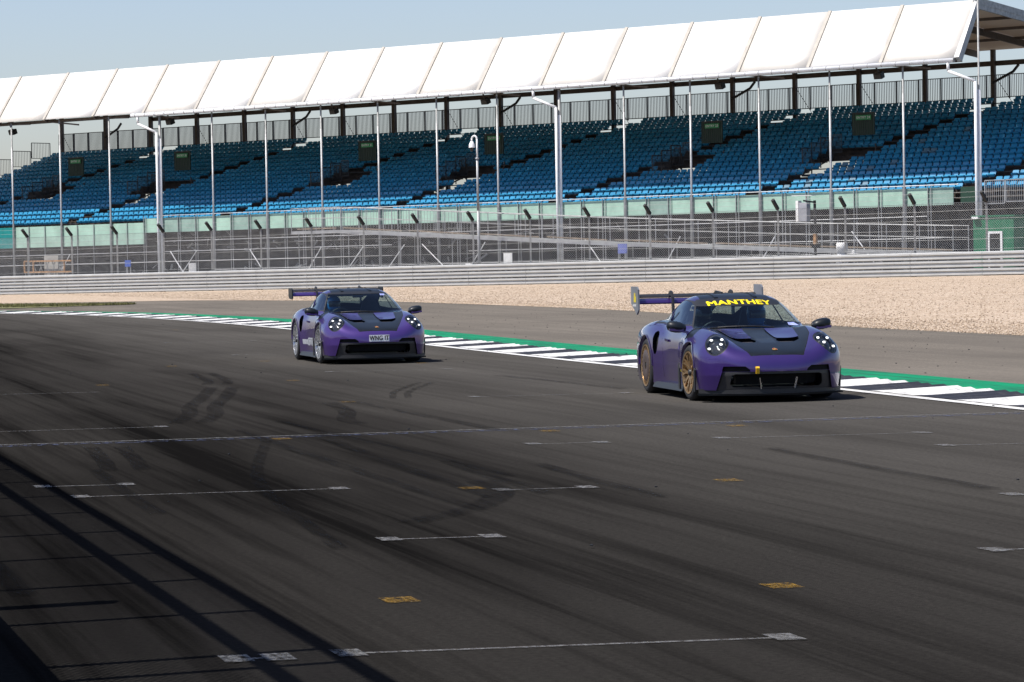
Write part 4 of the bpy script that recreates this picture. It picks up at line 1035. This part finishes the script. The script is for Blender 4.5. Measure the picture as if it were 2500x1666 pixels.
def make_wheel(parent, name, x, side, R, rim_r, width, yo, rim_mat, cover=False, steer=0.0):
    w = empty(name, (x, side*yo, R+.002)); w.parent = parent; w.rotation_euler = (0, 0, steer if side > 0 else PI+steer)   # local +y is the outer face
    hw = width
    m = MB(); prof = [(rim_r, -hw), (R-.03, -hw), (R-.006, -hw+.03), (R, -hw+.07), (R, -.065), (R-.006, -.028), (R-.035, -.004), (rim_r+.02, .0), (rim_r, -.012)]
    m.lathe(prof, 48, 'y', close=True); m.build('tyre', 'tyre', w, smooth=True)
    rim = MB(); rim.lathe([(rim_r+.004, .004), (rim_r-.016, .002), (rim_r-.022, -.03), (rim_r-.035, -.10), (rim_r-.04, -hw+.02)], 48, 'y')
    rim.lathe([(rim_r+.004, .004), (rim_r+.006, -.012)], 48, 'y')
    if not cover:
        for k in range(10):
            a = 2*PI*k/10; b = a+(.16 if k % 2 else -.16)
            p0 = (math.cos(a)*.05, -.045, math.sin(a)*.05); p1 = (math.cos(a)*rim_r*.55, -.028, math.sin(a)*rim_r*.55)
            rim.bar(p0, p1, .036, .03, up=(0, 1, 0))
            for sg in (-1, 1):
                e = a+sg*.13; p2 = (math.cos(e)*(rim_r-.014), -.012, math.sin(e)*(rim_r-.014)); rim.bar(p1, p2, .020, .024, up=(0, 1, 0))
    else:
        for k in range(24):
            a = 2*PI*k/24; rim.bar((math.cos(a)*rim_r*.70, -.012, math.sin(a)*rim_r*.70), (math.cos(a+.05)*(rim_r-.012), -.012, math.sin(a+.05)*(rim_r-.012)), .030, .014, up=(0, 1, 0))
    r = rim.build('rim', rim_mat, w, smooth=False)
    m = MB(); m.lathe([(0, -.005), (.03, -.006), (.042, -.015), (.045, -.06)], 12, 'y'); m.build('centre_nut', 'black_trim', w, smooth=True)
    m = MB(); m.lathe([(.06, -.10), (rim_r-.055, -.10), (rim_r-.055, -.13), (.06, -.13)], 32, 'y', close=True); m.build('brake_disc', 'brake', w)
    if cover:
        m = MB(); m.lathe([(.045, -.002), (.12, .004), (rim_r*.74, -.002), (rim_r*.78, -.010), (rim_r*.78, -.03)], 40, 'y'); m.build('disc_cover', 'disc_cover', w, smooth=True)
    else:
        m = MB()
        for k in range(7): a = .5+k*.13; m.bar((math.cos(a)*(rim_r-.10), -.115, math.sin(a)*(rim_r-.10)), (math.cos(a)*(rim_r-.045), -.115, math.sin(a)*(rim_r-.045)), .06, .09, up=(0, 1, 0))
        m.build('caliper', 'vinyl_yellow' if rim_mat == 'silver_rim' else 'black_trim', w)
    return w

def bold(v, f, d):
    V_ = []; F_ = []
    for k, (dx, dy) in enumerate(((-d, 0), (d, 0), (0, d*.5), (0, -d*.5), (0, 0))):
        V_.append(np.c_[v[:, 0]+dx, v[:, 1]+dy, np.full(len(v), k)]); F_ += [tuple(i_+k*len(v) for i_ in q) for q in f]
    return np.concatenate(V_), F_
def make_car(paint, rim_mat, race, pos, yaw, label):
    car = empty('sports_car', (pos[0], pos[1], 0.002), yaw); tag(car, label, 'car')
    body = panel_obj('body', 'body', paint, car)
    for sd_ in (1, -1):
        dec = panel_obj('side_decal', 'decal', 'vinyl_silver' if not race else paint, car, sd_)
    P, T = merged('body'); c = P[T].mean(1); keep = (c[:, 2] > .72) & (c[:, 0] < -.3) & (c[:, 0] > -2.9); panel_obj('cabin_lining', compact(P, T[keep]), 'interior', car, 0, .03)
    P, T = merged('roof'); panel_obj('cabin_lining', (P, T), 'interior', car, 0, .03)
    panel_obj('roof_skin', 'roof', 'carbon', car)
    panel_obj('windscreen', 'windscreen', 'car_glass', car); panel_obj('windscreen_surround', 'screen_frame', 'black_trim', car)
    if race:   # dark banner along the top of the screen
        P, T = merged('windscreen'); (Pi, Ti), _ = clip(P, T, Z_gt(1.172)); panel_obj('screen_banner', compact(Pi, Ti), 'black_trim', car, 0, -.002)
    else:
        P, T = merged('windscreen'); (Pi, Ti), _ = clip(P, T, Z_gt(1.225)); panel_obj('screen_banner', compact(Pi, Ti), 'black_trim', car, 0, -.002)
    for s_ in (1, -1):
        panel_obj('door_window', 'door_window', 'side_glass', car, s_); panel_obj('quarter_window', 'quarter_window', 'side_glass', car, s_); panel_obj('window_surround', 'window_frame', 'black_trim', car, s_)
    panel_obj('rear_window', 'rear_window', 'car_glass', car)
    hood = panel_obj('bonnet', 'hood', 'carbon', car)
    panel_obj('bonnet_strip', 'hood_strip', 'carbon_strip', hood)
    for s_ in (1, -1):
        panel_obj('bonnet_panel', 'hood_panel', paint, hood, s_, -.012); panel_obj('nostril', 'nostril', 'void', hood, s_, .045)
        m = MB(); zz_ = float(surf_z(np.array([.43]), np.array([s_*.28]))[0]); m.prism([(.32, s_*.17, zz_-.02), (.32, s_*.36, zz_-.02), (.455, s_*.33, zz_-.025), (.455, s_*.17, zz_-.025)], (0, 0, 0), (0, 0, .012)); m.build('nostril_vane', 'carbon_vent', hood)
        panel_obj('fender_vent', 'fender_vent', 'carbon', car, s_, .008)
        it = panel_obj('side_intake', 'side_intake', 'void', car, s_, .06)
        # headlight: bowl, four lit elements, clear cover and its rim
        hl = panel_obj('headlight', 'headlight', 'lens', car, s_)
        panel_obj('bowl', 'headlight', 'dark_glass', hl, s_, .055); panel_obj('rim', 'headlight_rim', 'black_trim', hl, s_, .004)
        cc = HLc*np.array([1, s_, 1]); nn = HLn*np.array([1, s_, 1]); uu = HLu*np.array([1, s_, 1]); vv = HLv*np.array([1, s_, 1])
        for du, dv in ((-.058, .070), (.056, .074), (-.056, -.070), (.058, -.066)):
            m = MB(); p = (cc+uu*du+vv*dv)[None, :]
            for _ in range(12): gg = grad(p); p = p-((car_f(*p.T)+.026)/(gg*gg).sum(1))[:, None]*gg
            p = p[0]
            pr = [(.0, .010), (.012, .008), (.017, .0), (.012, -.008), (0, -.010)]; m.lathe(pr, 10, 'z'); R_ = Vector(nn).to_track_quat('Z', 'Y').to_matrix()
            m.v = [tuple(R_ @ Vector((v[0]*(1.25), v[1], v[2]))+Vector(p)) for v in m.v]; m.build('daylight_lamp', 'led', hl, smooth=True)
        m = MB(); p = cc-nn*.04; m.lathe([(0, .035), (.03, .03), (.043, .015), (.047, -.01)], 16, 'z'); m.v = [tuple(R_ @ Vector(v)+Vector(p)) for v in m.v]; m.build('projector', 'void', hl, smooth=True)
        m = MB(); m.lathe([(.112, .0), (.122, .010), (.127, -.01)], 28, 'z'); m.v = [tuple(R_ @ Vector((v[0], v[1]*1.42, v[2]))+Vector(cc-nn*.02)) for v in m.v]; m.build('bezel', 'black_trim', hl, smooth=True)
    panel_obj('panel_gap', 'hood_seam', 'void', car, 0, .002); panel_obj('panel_gap', 'seam', 'void', car, 0, .002)
    # front end
    gr_ = panel_obj('front_grille', 'mouth', 'grille_trim', car, 0, .025); panel_obj('grille_opening', 'mouth_hole', 'void', gr_, 0, .14)
    panel_obj('air_slit', 'slit', 'void', car, 0, .03)
    m = MB()
    for yy in (-.235, .235): m.bar((.955, yy*.9, .17), (.985, yy, .31), .012, .02)
    if race: m.build('splitter_stay', 'chrome', car)
    ys = np.linspace(-.93, .93, 41); top = []; 
    ex = .045 if not race else .075
    fr = [(float(xf_(abs(y), .14))+ex*(1-.35*abs(y)), y) for y in ys]
    m = MB(); vs = [(x, y, .112) for x, y in fr]+[(x-.012, y, .088) for x, y in fr]+[(.42, y*.98, .105) for x, y in fr]; n = len(fr)
    m.add(vs, [(i_, i_+1, n+i_+1, n+i_) for i_ in range(n-1)]+[(2*n+i_, 2*n+i_+1, i_+1, i_) for i_ in range(n-1)]+[(n+i_, n+i_+1, 2*n+i_+1, 2*n+i_) for i_ in range(n-1)]); m.build('front_splitter', 'carbon', car)
    m = MB(); vs = [(x-ex-.005, y*.985, .112) for x, y in fr]+[(x-ex-.005, y*.985, .165) for x, y in fr]; m.add(vs, [(i_, i_+1, n+i_+1, n+i_) for i_ in range(n-1)]); m.build('lower_lip', 'black_trim', car)
    for s_ in (1, -1):
        # blade behind and ahead of the front wheel, sill, wheel housings
        m = MB(); m.prism([(-.40, s_*.945, .13), (-.47, s_*.945, .13), (-.50, s_*.945, .42), (-.46, s_*.945, .46), (-.42, s_*.945, .40)], (0, 0, 0), (0, -s_*.02, 0)); m.build('arch_blade', 'black_trim', car)
        m = MB(); m.prism([(.40, s_*.925, .13), (.44, s_*.925, .13), (.46, s_*.93, .40), (.42, s_*.93, .43), (.39, s_*.93, .36)], (0, 0, 0), (0, s_*.018, 0)); m.build('arch_blade', 'black_trim', car)
        m = MB(); m.hexa([(-.44, s_*.70, .10), (-2.08, s_*.70, .10), (-2.08, s_*.935, .10), (-.44, s_*.91, .10), (-.44, s_*.70, .175), (-2.08, s_*.70, .175), (-2.08, s_*.905, .175), (-.44, s_*.885, .175)]); m.build('sill', 'black_trim', car)
        for cx, cz_, rr, y0, y1 in ((0, .36, .392, .52, .90), (-WB, .375, .412, .52, .93)):
            m = MB(); vs = []
            for k in range(25):
                a = -.25+ (PI+.5)*k/24
                for yy in (y0, y1): vs.append((cx+rr*math.cos(a), s_*yy, cz_+rr*math.sin(a)))
            ci = len(vs); vs.append((cx, s_*y0, cz_)); fs = [(2*k, 2*k+1, 2*k+3, 2*k+2) for k in range(24)]+[(2*k, 2*k+2, ci) for k in range(24)]
            m.add(vs, fs); m.build('wheel_housing', 'void', car)
        # black arch lip
        for cx, cz_, rr in ((0, .36, .385), (-WB, .375, .405)):
            a_ = np.linspace(.12 if cx == 0 else .0, PI+.0, 30); px = cx+rr*np.cos(a_); pz = cz_+rr*np.sin(a_); py = surf_y(px, pz)
            m = MB(); vs = []
            for i_ in range(30):
                e = ((px[i_]-cx)/rr, (pz[i_]-cz_)/rr)
                vs += [(px[i_]+e[0]*.012, s_*(py[i_]+.004), pz[i_]+e[1]*.012), (px[i_]-e[0]*.006, s_*(py[i_]+.014), pz[i_]-e[1]*.006), (px[i_]-e[0]*.004, s_*(py[i_]-.06), pz[i_]-e[1]*.004)]
            m.add(vs, [(3*i_+j, 3*i_+j+1, 3*i_+j+4, 3*i_+j+3) for i_ in range(29) for j in (0, 1)]); m.build('arch_lip', paint, car, smooth=True)
        # mirror
        mi = MB(); c0 = Vector((-.50, s_*.970, .925)); 
        rings = []
        for k, (tt, sx, sz_) in enumerate([(-.14, .02, .02), (-.125, .07, .045), (-.07, .095, .068), (.0, .10, .075), (.06, .09, .070), (.10, .06, .05), (.115, .015, .015)]):
            rings.append([(c0.x+sx*math.cos(a)*(1 if math.cos(a) > 0 else .55), c0.y+s_*tt, c0.z+sz_*math.sin(a)+.012*tt/.1) for a in np.linspace(0, 2*PI, 16, endpoint=False)])
        vs = sum(rings, []); mi.add(vs, [(r*16+k, r*16+(k+1) % 16, (r+1)*16+(k+1) % 16, (r+1)*16+k) for r in range(6) for k in range(16)]+[tuple(range(16)), tuple(range(6*16, 7*16))])
        mo = mi.build('door_mirror', 'carbon', car, smooth=True)
        m = MB(); m.hexa([(-.45, s_*.82, .835), (-.54, s_*.82, .835), (-.54, s_*.93, .865), (-.46, s_*.93, .865), (-.45, s_*.80, .865), (-.54, s_*.80, .865), (-.54, s_*.93, .895), (-.46, s_*.93, .895)])
        m.build('mirror_arm', paint, mo)
        m = MB(); m.bar((-.425, s_*.875, .876), (-.420, s_*1.07, .893), .02, .03); m.build('mirror_trim', paint, mo)
        yd_ = float(surf_y(np.array([-1.5]), np.array([.72]))[0]); m = MB(); m.bar((-1.40, s_*(yd_+.006), .725), (-1.60, s_*(yd_+.006), .735), .02, .03); m.build('door_handle', paint, car)
        steer = math.radians(3)
        make_wheel(car, 'wheel', 0, s_, R_F, .264, .27, .925, rim_mat, False, steer)
        make_wheel(car, 'wheel', -WB, s_, R_R, .277, .33, .950, rim_mat, race)
    m = MB(); m.hexa([(.55, -.62, .13), (-3.3, -.62, .13), (-3.3, .62, .13), (.55, .62, .13), (.55, -.62, .16), (-3.3, -.62, .16), (-3.3, .62, .16), (.55, .62, .16)]); m.build('underfloor', 'void', car)
    # rear wing on swan necks
    hwid = .86
    def foil(x, z, ch, th, y0, y1, ang):
        pr = [(0, 0), (.06, .5), (.25, .75), (.6, .5), (1, .05), (1, 0), (.6, -.35), (.25, -.55), (.06, -.35)]
        ca, sa = math.cos(ang), math.sin(ang); L_ = []
        for u_, v_ in pr: du, dv = -u_*ch, v_*th; L_.append((x+du*ca-dv*sa*0, z+dv+u_*ch*sa))
        m = MB(); n = len(L_); vs = [(a, y0, b) for a, b in L_]+[(a, y1, b) for a, b in L_]
        m.add(vs, [tuple(range(n)), tuple(range(2*n-1, n-1, -1))]+[(k, n+k, n+(k+1) % n, (k+1) % n) for k in range(n)]); return m
    wing = foil(-3.22, 1.195, .33, .060, -hwid, hwid, .16).build('wing', paint, car)
    foil(-3.50, 1.262, .11, .018, -hwid, hwid, .45).build('wing_flap', 'black_trim', wing)
    for s_ in (1, -1):
        m = MB()
        if race: ep = [(-3.18, 1.10), (-3.30, 1.035), (-3.44, 1.10), (-3.66, 1.18), (-3.66, 1.42), (-3.28, 1.42), (-3.20, 1.38)]
        else: ep = [(-3.18, 1.16), (-3.24, 1.12), (-3.56, 1.14), (-3.62, 1.18), (-3.62, 1.335), (-3.26, 1.335), (-3.19, 1.30)]
        m.prism([(a, s_*hwid, b) for a, b in ep], (0, 0, 0), (0, s_*.022, 0)); e = m.build('endplate', 'grey_plate' if race else 'carbon', wing)
        m = MB(); sn = [(-3.0, .90), (-3.02, 1.12), (-3.05, 1.27), (-3.12, 1.345), (-3.22, 1.36), (-3.30, 1.33), (-3.36, 1.27), (-3.30, 1.26), (-3.22, 1.295), (-3.16, 1.285), (-3.12, 1.22), (-3.12, .90)]
        nS = len(sn); a_ = [(x, s_*.42-.012, z) for x, z in sn]; b_ = [(x, s_*.42+.012, z) for x, z in sn]
        q_ = [(0, 1, 10, 11), (1, 2, 9, 10), (2, 3, 8, 9), (3, 4, 8), (4, 5, 7, 8), (5, 6, 7)]
        m.add(a_+b_, q_+[tuple(nS+i_ for i_ in reversed(f)) for f in q_]+[(k, nS+k, nS+(k+1) % nS, (k+1) % nS) for k in range(nS)]); m.build('swan_neck', 'black_trim', wing)
    # slanted logo bars and white lettering on the endplates
    if race:
        for s_ in (1, -1):
            yy = s_*(hwid+.0245)
            m = MB(); sg = 1 if s_ < 0 else -1
            for k, h1 in enumerate((1.335, 1.33, 1.285)):
                x = -3.42+sg*.046*(k-1)
                m.add([(x, yy, 1.205), (x+sg*.032, yy, 1.205), (x+sg*(.032+(h1-1.205)*.22), yy, h1), (x+sg*(h1-1.205)*.22, yy, h1)], [(0, 1, 2, 3)])
            m.build('logo', 'vinyl_yellow', wing)
            v, f = text_mesh('MANTHEY', .045, .0015); m = MB(); sx = -1 if s_ < 0 else 1
            m.add([(-3.42+p[0]*sg, yy, 1.160+p[1]) for p in v], f); m.build('lettering', 'plate_white', wing)
        m = MB(); m.prism([(-1.95, -.012, 1.27), (-2.75, -.012, 1.02), (-2.75, -.012, 1.18), (-2.30, -.012, 1.36), (-1.95, -.012, 1.34)], (0, 0, 0), (0, .024, 0)); m.build('shark_fin', 'carbon', car)
    for x_, y_ in ((-1.95, .0),):
        zt2 = float(surf_z(np.array([x_]), np.array([y_]))[0]); m = MB(); m.prism([(x_+.10, -.02, zt2-.01), (x_-.12, -.02, zt2-.03), (x_-.11, -.02, zt2+.05), (x_-.05, -.02, zt2+.055)], (0, 0, 0), (0, .04, 0)); m.build('antenna', 'black_trim', car)
    # roof strakes
    for s_ in (1, -1):
        xx = np.linspace(-1.2, -1.95, 12); yy = np.full(12, .26); zz_ = surf_z(xx, yy); m = MB()
        for i_ in range(11): m.bar((xx[i_], s_*.26, zz_[i_]+.004), (xx[i_+1], s_*.26, zz_[i_+1]+.004), .05, .016)
        m.build('roof_strake', 'carbon', car)
    # badge on the bonnet
    bx = .80; bz = float(surf_z(np.array([bx]), np.array([0.]))[0]); nb = grad(np.array([[bx, 0, bz]]))[0]; nb /= np.linalg.norm(nb); e1 = np.array([0, 1., 0]); e2 = np.cross(nb, e1)
    def on(u_, v_, h): p = np.array([bx, 0, bz])+e1*u_+e2*v_+nb*h; return tuple(p)
    sh = [(-.030, .036), (.030, .036), (.033, .012), (.026, -.018), (.0, -.042), (-.026, -.018), (-.033, .012)]
    m = MB(); m.add([on(u_, -v_, .006) for u_, v_ in sh], [tuple(range(7))]); bdg = m.build('badge', 'badge_gold', hood)
    m = MB(); m.add([on(u_, -v_, .008) for u_, v_ in ((-.026, .002), (-.002, .002), (-.002, -.034), (-.022, -.016))], [(0, 1, 2, 3)]); m.add([on(u_, -v_, .008) for u_, v_ in ((.004, .028), (.026, .028), (.027, .004), (.004, .004))], [(0, 1, 2, 3)]); m.build('badge_field', 'badge_red', bdg)
    # writing
    if race:
        v, f = bold(*text_mesh('MANTHEY', .122, 0.0, 0.0, 1.42), .007); th_ = v[:, 0]
        # follow the curve of the screen
        yy = th_*1.0; zz_ = 1.212+v[:, 1]*.62-.02*(yy/.4)**2*.8; keepx = surf_x(yy, zz_, -.3)
        pts = np.c_[keepx, yy, zz_]; nn = grad(pts); nn /= np.linalg.norm(nn, axis=1)[:, None]; pts = pts+nn*(.006+.0006*v[:, 2:3])
        m = MB(); m.add(pts.tolist(), f); m.build('lettering', 'vinyl_yellow', car)
        m = MB(); yy_ = .28*-1; xx_ = float(surf_x(np.array([yy_]), np.array([.40]))[0]); m.prism([(xx_-.02, yy_-.022, .445), (xx_+.02, yy_-.022, .450), (xx_+.045, yy_-.022, .43), (xx_+.03, yy_-.022, .36), (xx_+.012, yy_-.022, .36), (xx_+.02, yy_-.022, .42)], (0, 0, 0), (0, .044, 0)); m.build('tow_strap', 'strap_yellow', car)
        m = MB(); v, f = text_mesh('MR', .05, .002); xs_ = -.60+v[:, 0]; zs2 = .36+v[:, 1]
        for s_ in (-1,):
            yy = surf_y(xs_, zs2)+.004; m.add(np.c_[xs_, -yy, zs2].tolist(), f)
        m.build('lettering', 'vinyl_yellow', car)
    else:
        pz = .458; px = float(surf_x(np.array([.0, .18, 0, .18, 0]), np.array([pz-.058, pz-.058, pz+.058, pz+.058, pz])).max())+.012
        m = MB(); m.hexa([(px-.01, -.18, pz-.058), (px, -.18, pz-.058), (px, .18, pz-.058), (px-.01, .18, pz-.058), (px-.012, -.18, pz+.058), (px-.002, -.18, pz+.058), (px-.002, .18, pz+.058), (px-.012, .18, pz+.058)]); pl = m.build('number_plate', 'plate_white', car)
        v, f = bold(*text_mesh('WNG IT', .118), .005); m = MB(); m.add([(px+.003+.0006*p[2], p[0]*.76, pz+p[1]*.95) for p in v], f); m.build('lettering', 'plate_ink', pl)
        v, f = text_mesh('GT3 RS', .20, .006, .35, 1.5); m = MB()
        xs_ = -1.05+v[:, 0]*1.0; zs2 = .355+v[:, 1]; yy = surf_y(xs_, zs2)+.004; m.add(np.c_[xs_, -yy, zs2].tolist(), f); m.build('lettering', 'vinyl_silver', car)
        m = MB(); xs_ = np.array([-.55, -1.0, -1.0, -.55]); zs2 = np.array([.25, .25, .27, .27]); yy = surf_y(xs_, zs2)+.004; m.add(np.c_[xs_, -yy, zs2].tolist(), [(0, 1, 2, 3)]); m.build('side_stripe', 'vinyl_silver', car)
    for (y_, z_, w__, h__) in (((.58, .93, .10, .035),) if race else ((.46, 1.205, .09, .03),)):
        yy = np.array([y_-w__/2, y_+w__/2, y_+w__/2, y_-w__/2]); zz_ = np.array([z_-h__/2, z_-h__/2, z_+h__/2, z_+h__/2]); xx = surf_x(yy, zz_, -.2); m = MB(); m.add(np.c_[xx+.008, yy, zz_+.004].tolist(), [(0, 1, 2, 3)]); m.build('screen_sticker', 'sticker', car)
    # wiper and cowl
    m = MB(); yy = np.linspace(-.55, .30, 8); zz_ = .898+.02*np.sin(np.linspace(0, PI, 8)); xx = surf_x(yy, zz_, -.1); m.path([(xx[i_]+.012, yy[i_], zz_[i_]) for i_ in range(8)], .010, 5); m.build('wiper', 'black_trim', car)
    # cabin
    m = MB(); m.hexa([(-.55, -.66, .58), (-.55, .66, .58), (-.93, .66, .58), (-.93, -.66, .58), (-.50, -.64, .865), (-.50, .64, .865), (-.88, .64, .86), (-.88, -.64, .86)]); m.build('dashboard', 'interior', car)
    for s_ in (1, -1):
        st_ = empty('bucket_seat', (-1.35, s_*.36, .22)); st_.parent = car
        m = MB(); m.hexa([(.26, -.24, 0), (-.22, -.24, 0), (-.22, .24, 0), (.26, .24, 0), (.28, -.22, .13), (-.2, -.22, .10), (-.2, .22, .10), (.28, .22, .13)]); m.build('seat_base', 'seat_trim', st_)
        m = MB(); bk = [(-.24, .05), (-.22, .45), (-.25, .60), (-.17, .72), (-.12, .88), (.12, .88), (.17, .72), (.25, .60), (.22, .45), (.24, .05)]
        m.prism([(-.20-b*.30, a, b) for a, b in bk], (0, 0, 0), (-.07, 0, 0)); m.build('seat_back', 'seat_trim', st_)
    m = MB(); cw = Vector((-.93, -.36, .80))
    pts = [cw+Vector((.08*math.sin(a), .185*math.cos(a), .17*math.sin(a))) for a in np.linspace(0, 2*PI, 25)]; m.path(pts, .016, 6); m.path([cw, Vector((-.75, -.36, .72))], .03, 6); m.path([cw+Vector((0, -.18, 0)), cw+Vector((0, .18, 0))], .02, 6); m.build('steering_wheel', 'black_trim', car)
    m = MB(); m.path([(-1.95, -.58, .35), (-1.90, -.56, .95), (-1.80, -.46, 1.20), (-1.80, .46, 1.20), (-1.90, .56, .95), (-1.95, .58, .35)], .022, 8); m.path([(-1.82, -.44, 1.15), (-1.95, .5, .5)], .02, 8); m.build('roll_cage', 'interior', car)
    m = MB(); m.box((-1.02, 0, 1.19), (.04, .20, .06)); m.build('rear_view_mirror', 'black_trim', car)
    m = MB(); m.hexa([(-.6, -.7, .18), (-2.1, -.7, .18), (-2.1, .7, .18), (-.6, .7, .18), (-.6, -.7, .22), (-2.1, -.7, .22), (-2.1, .7, .22), (-.6, .7, .22)]); m.build('cabin_floor', 'interior', car)
    return car
plain('grey_plate', (0.16, 0.17, 0.19), 0.4, var=0.1)

# ------------------------------------------------------------------ people in the cars: a body grown over a skeleton, helmet on top
def make_person(car, ysign, suit, helmet, label, driving, arms_suit=None):
    root = car.matrix_basis.copy()
    root = Matrix.Translation(car.location) @ Matrix.Rotation(car.rotation_euler.z, 4, 'Z')
    o_loc = root @ Vector((-1.42, ysign*.36, .36))
    J = {'pelvis': (0, 0, .02, .15), 'waist': (-.06, 0, .18, .135), 'chest': (-.13, 0, .40, .165), 'neck': (-.155, 0, .545, .062), 'head': (-.14, 0, .66, .085), 'crown': (-.13, 0, .74, .07)}
    E_ = [('pelvis', 'waist'), ('waist', 'chest'), ('chest', 'neck'), ('neck', 'head'), ('head', 'crown')]
    for s_ in (1, -1):
        k = 'l' if s_ > 0 else 'r'
        J['sh'+k] = (-.14, s_*.18, .47, .072)
        if driving: J['el'+k] = (.10, s_*.25, .30, .048); J['wr'+k] = (.36, s_*.17, .44, .034); J['ha'+k] = (.43, s_*.165, .46, .036)
        else: J['el'+k] = (.06, s_*.24, .22, .048); J['wr'+k] = (.26, s_*.13, .16, .034); J['ha'+k] = (.33, s_*.11, .15, .036)
        J['hip'+k] = (.04, s_*.10, .02, .095); J['kn'+k] = (.46, s_*.14, .16, .065); J['an'+k] = (.80, s_*.13, -.06, .045); J['to'+k] = (.94, s_*.13, -.02, .04)
        E_ += [('chest', 'sh'+k), ('sh'+k, 'el'+k), ('el'+k, 'wr'+k), ('wr'+k, 'ha'+k), ('pelvis', 'hip'+k), ('hip'+k, 'kn'+k), ('kn'+k, 'an'+k), ('an'+k, 'to'+k)]
        for fi in range(4):                       # fingers closed on the wheel or lap
            hx, hy, hz, _ = J['ha'+k]
            J['f%d%s' % (fi, k)] = (hx+.035, hy-s_*.02+s_*.018*(fi-1.5)*.4, hz+.03-.02*fi, .010); J['g%d%s' % (fi, k)] = (hx+.03, hy-s_*.05, hz+.025-.02*fi, .009); E_ += [('ha'+k, 'f%d%s' % (fi, k)), ('f%d%s' % (fi, k), 'g%d%s' % (fi, k))]
        J['th'+k] = (J['ha'+k][0]-.01, J['ha'+k][1]-s_*.045, J['ha'+k][2]+.035, .011); E_.append(('ha'+k, 'th'+k))
    keys = list(J); me = bpy.data.meshes.new('person'); me.from_pydata([J[k][:3] for k in keys], [(keys.index(a), keys.index(b)) for a, b in E_], []); me.update()
    p = bpy.data.objects.new('person', me); C.objects.link(p); me.materials.append(M[suit]); p.location = o_loc; p.rotation_euler = (0, 0, car.rotation_euler.z)
    md = p.modifiers.new('skin', 'SKIN'); md.use_smooth_shade = True
    for i_, k in enumerate(keys):
        sv_ = me.skin_vertices[0].data[i_]; sv_.radius = (J[k][3], J[k][3]); sv_.use_root = (k == 'pelvis')
    sb = p.modifiers.new('sub', 'SUBSURF'); sb.levels = 1; sb.render_levels = 1
    hx, hz = -.13, .68
    m = MB(); prof = [(.0, .155), (.06, .147), (.105, .115), (.130, .06), (.135, .0), (.130, -.06), (.115, -.11), (.09, -.13)]
    m.lathe([(r, z) for r, z in prof], 20); m.v = [(x*1.12+hx, y*.95, z+hz) for x, y, z in m.v]; m.build('helmet', helmet, p, smooth=True)
    m = MB(); vs = []
    for zz_ in (-.045, -.01, .03, .06):
        for a in np.linspace(-1.0, 1.0, 11): r = .139-.25*max(0, zz_-.03); vs.append((math.cos(a)*r*1.12+hx, math.sin(a)*r*.95, zz_+hz))
    m.add(vs, [(i_*11+j, i_*11+j+1, (i_+1)*11+j+1, (i_+1)*11+j) for i_ in range(3) for j in range(10)]); m.build('visor', 'visor', p, smooth=True)
    m = MB()
    for s_ in (1, -1): m.bar((.03, s_*.10, .46), (.06, s_*.09, .12), .05, .012, up=(1, 0, 0))
    m.build('harness', 'suit_white' if driving else 'helmet_blue', p)
    tag(p, label, 'person'); return p

car1 = make_car('purple_deep', 'bronze_rim', True, (3.135, 39.556), math.radians(9.6)-PI/2, 'deep purple track coupe with bronze wheels, tall wing and yellow windscreen lettering')
car2 = make_car('purple_bright', 'silver_rim', False, (-2.585, 56.207), math.radians(13.0)-PI/2, 'metallic violet coupe with silver wheels and white front number plate')
bpy.context.view_layer.update()
make_person(car1, -1, 'suit_black', 'helmet_dark', 'helmeted person in black suit driving the car with yellow lettering', True)
make_person(car1, 1, 'suit_blue', 'helmet_blue', 'person in blue suit and helmet riding as passenger beside the driver', False)
make_person(car2, -1, 'suit_black', 'helmet_blue', 'person in black suit and blue helmet driving the car with number plate', True)
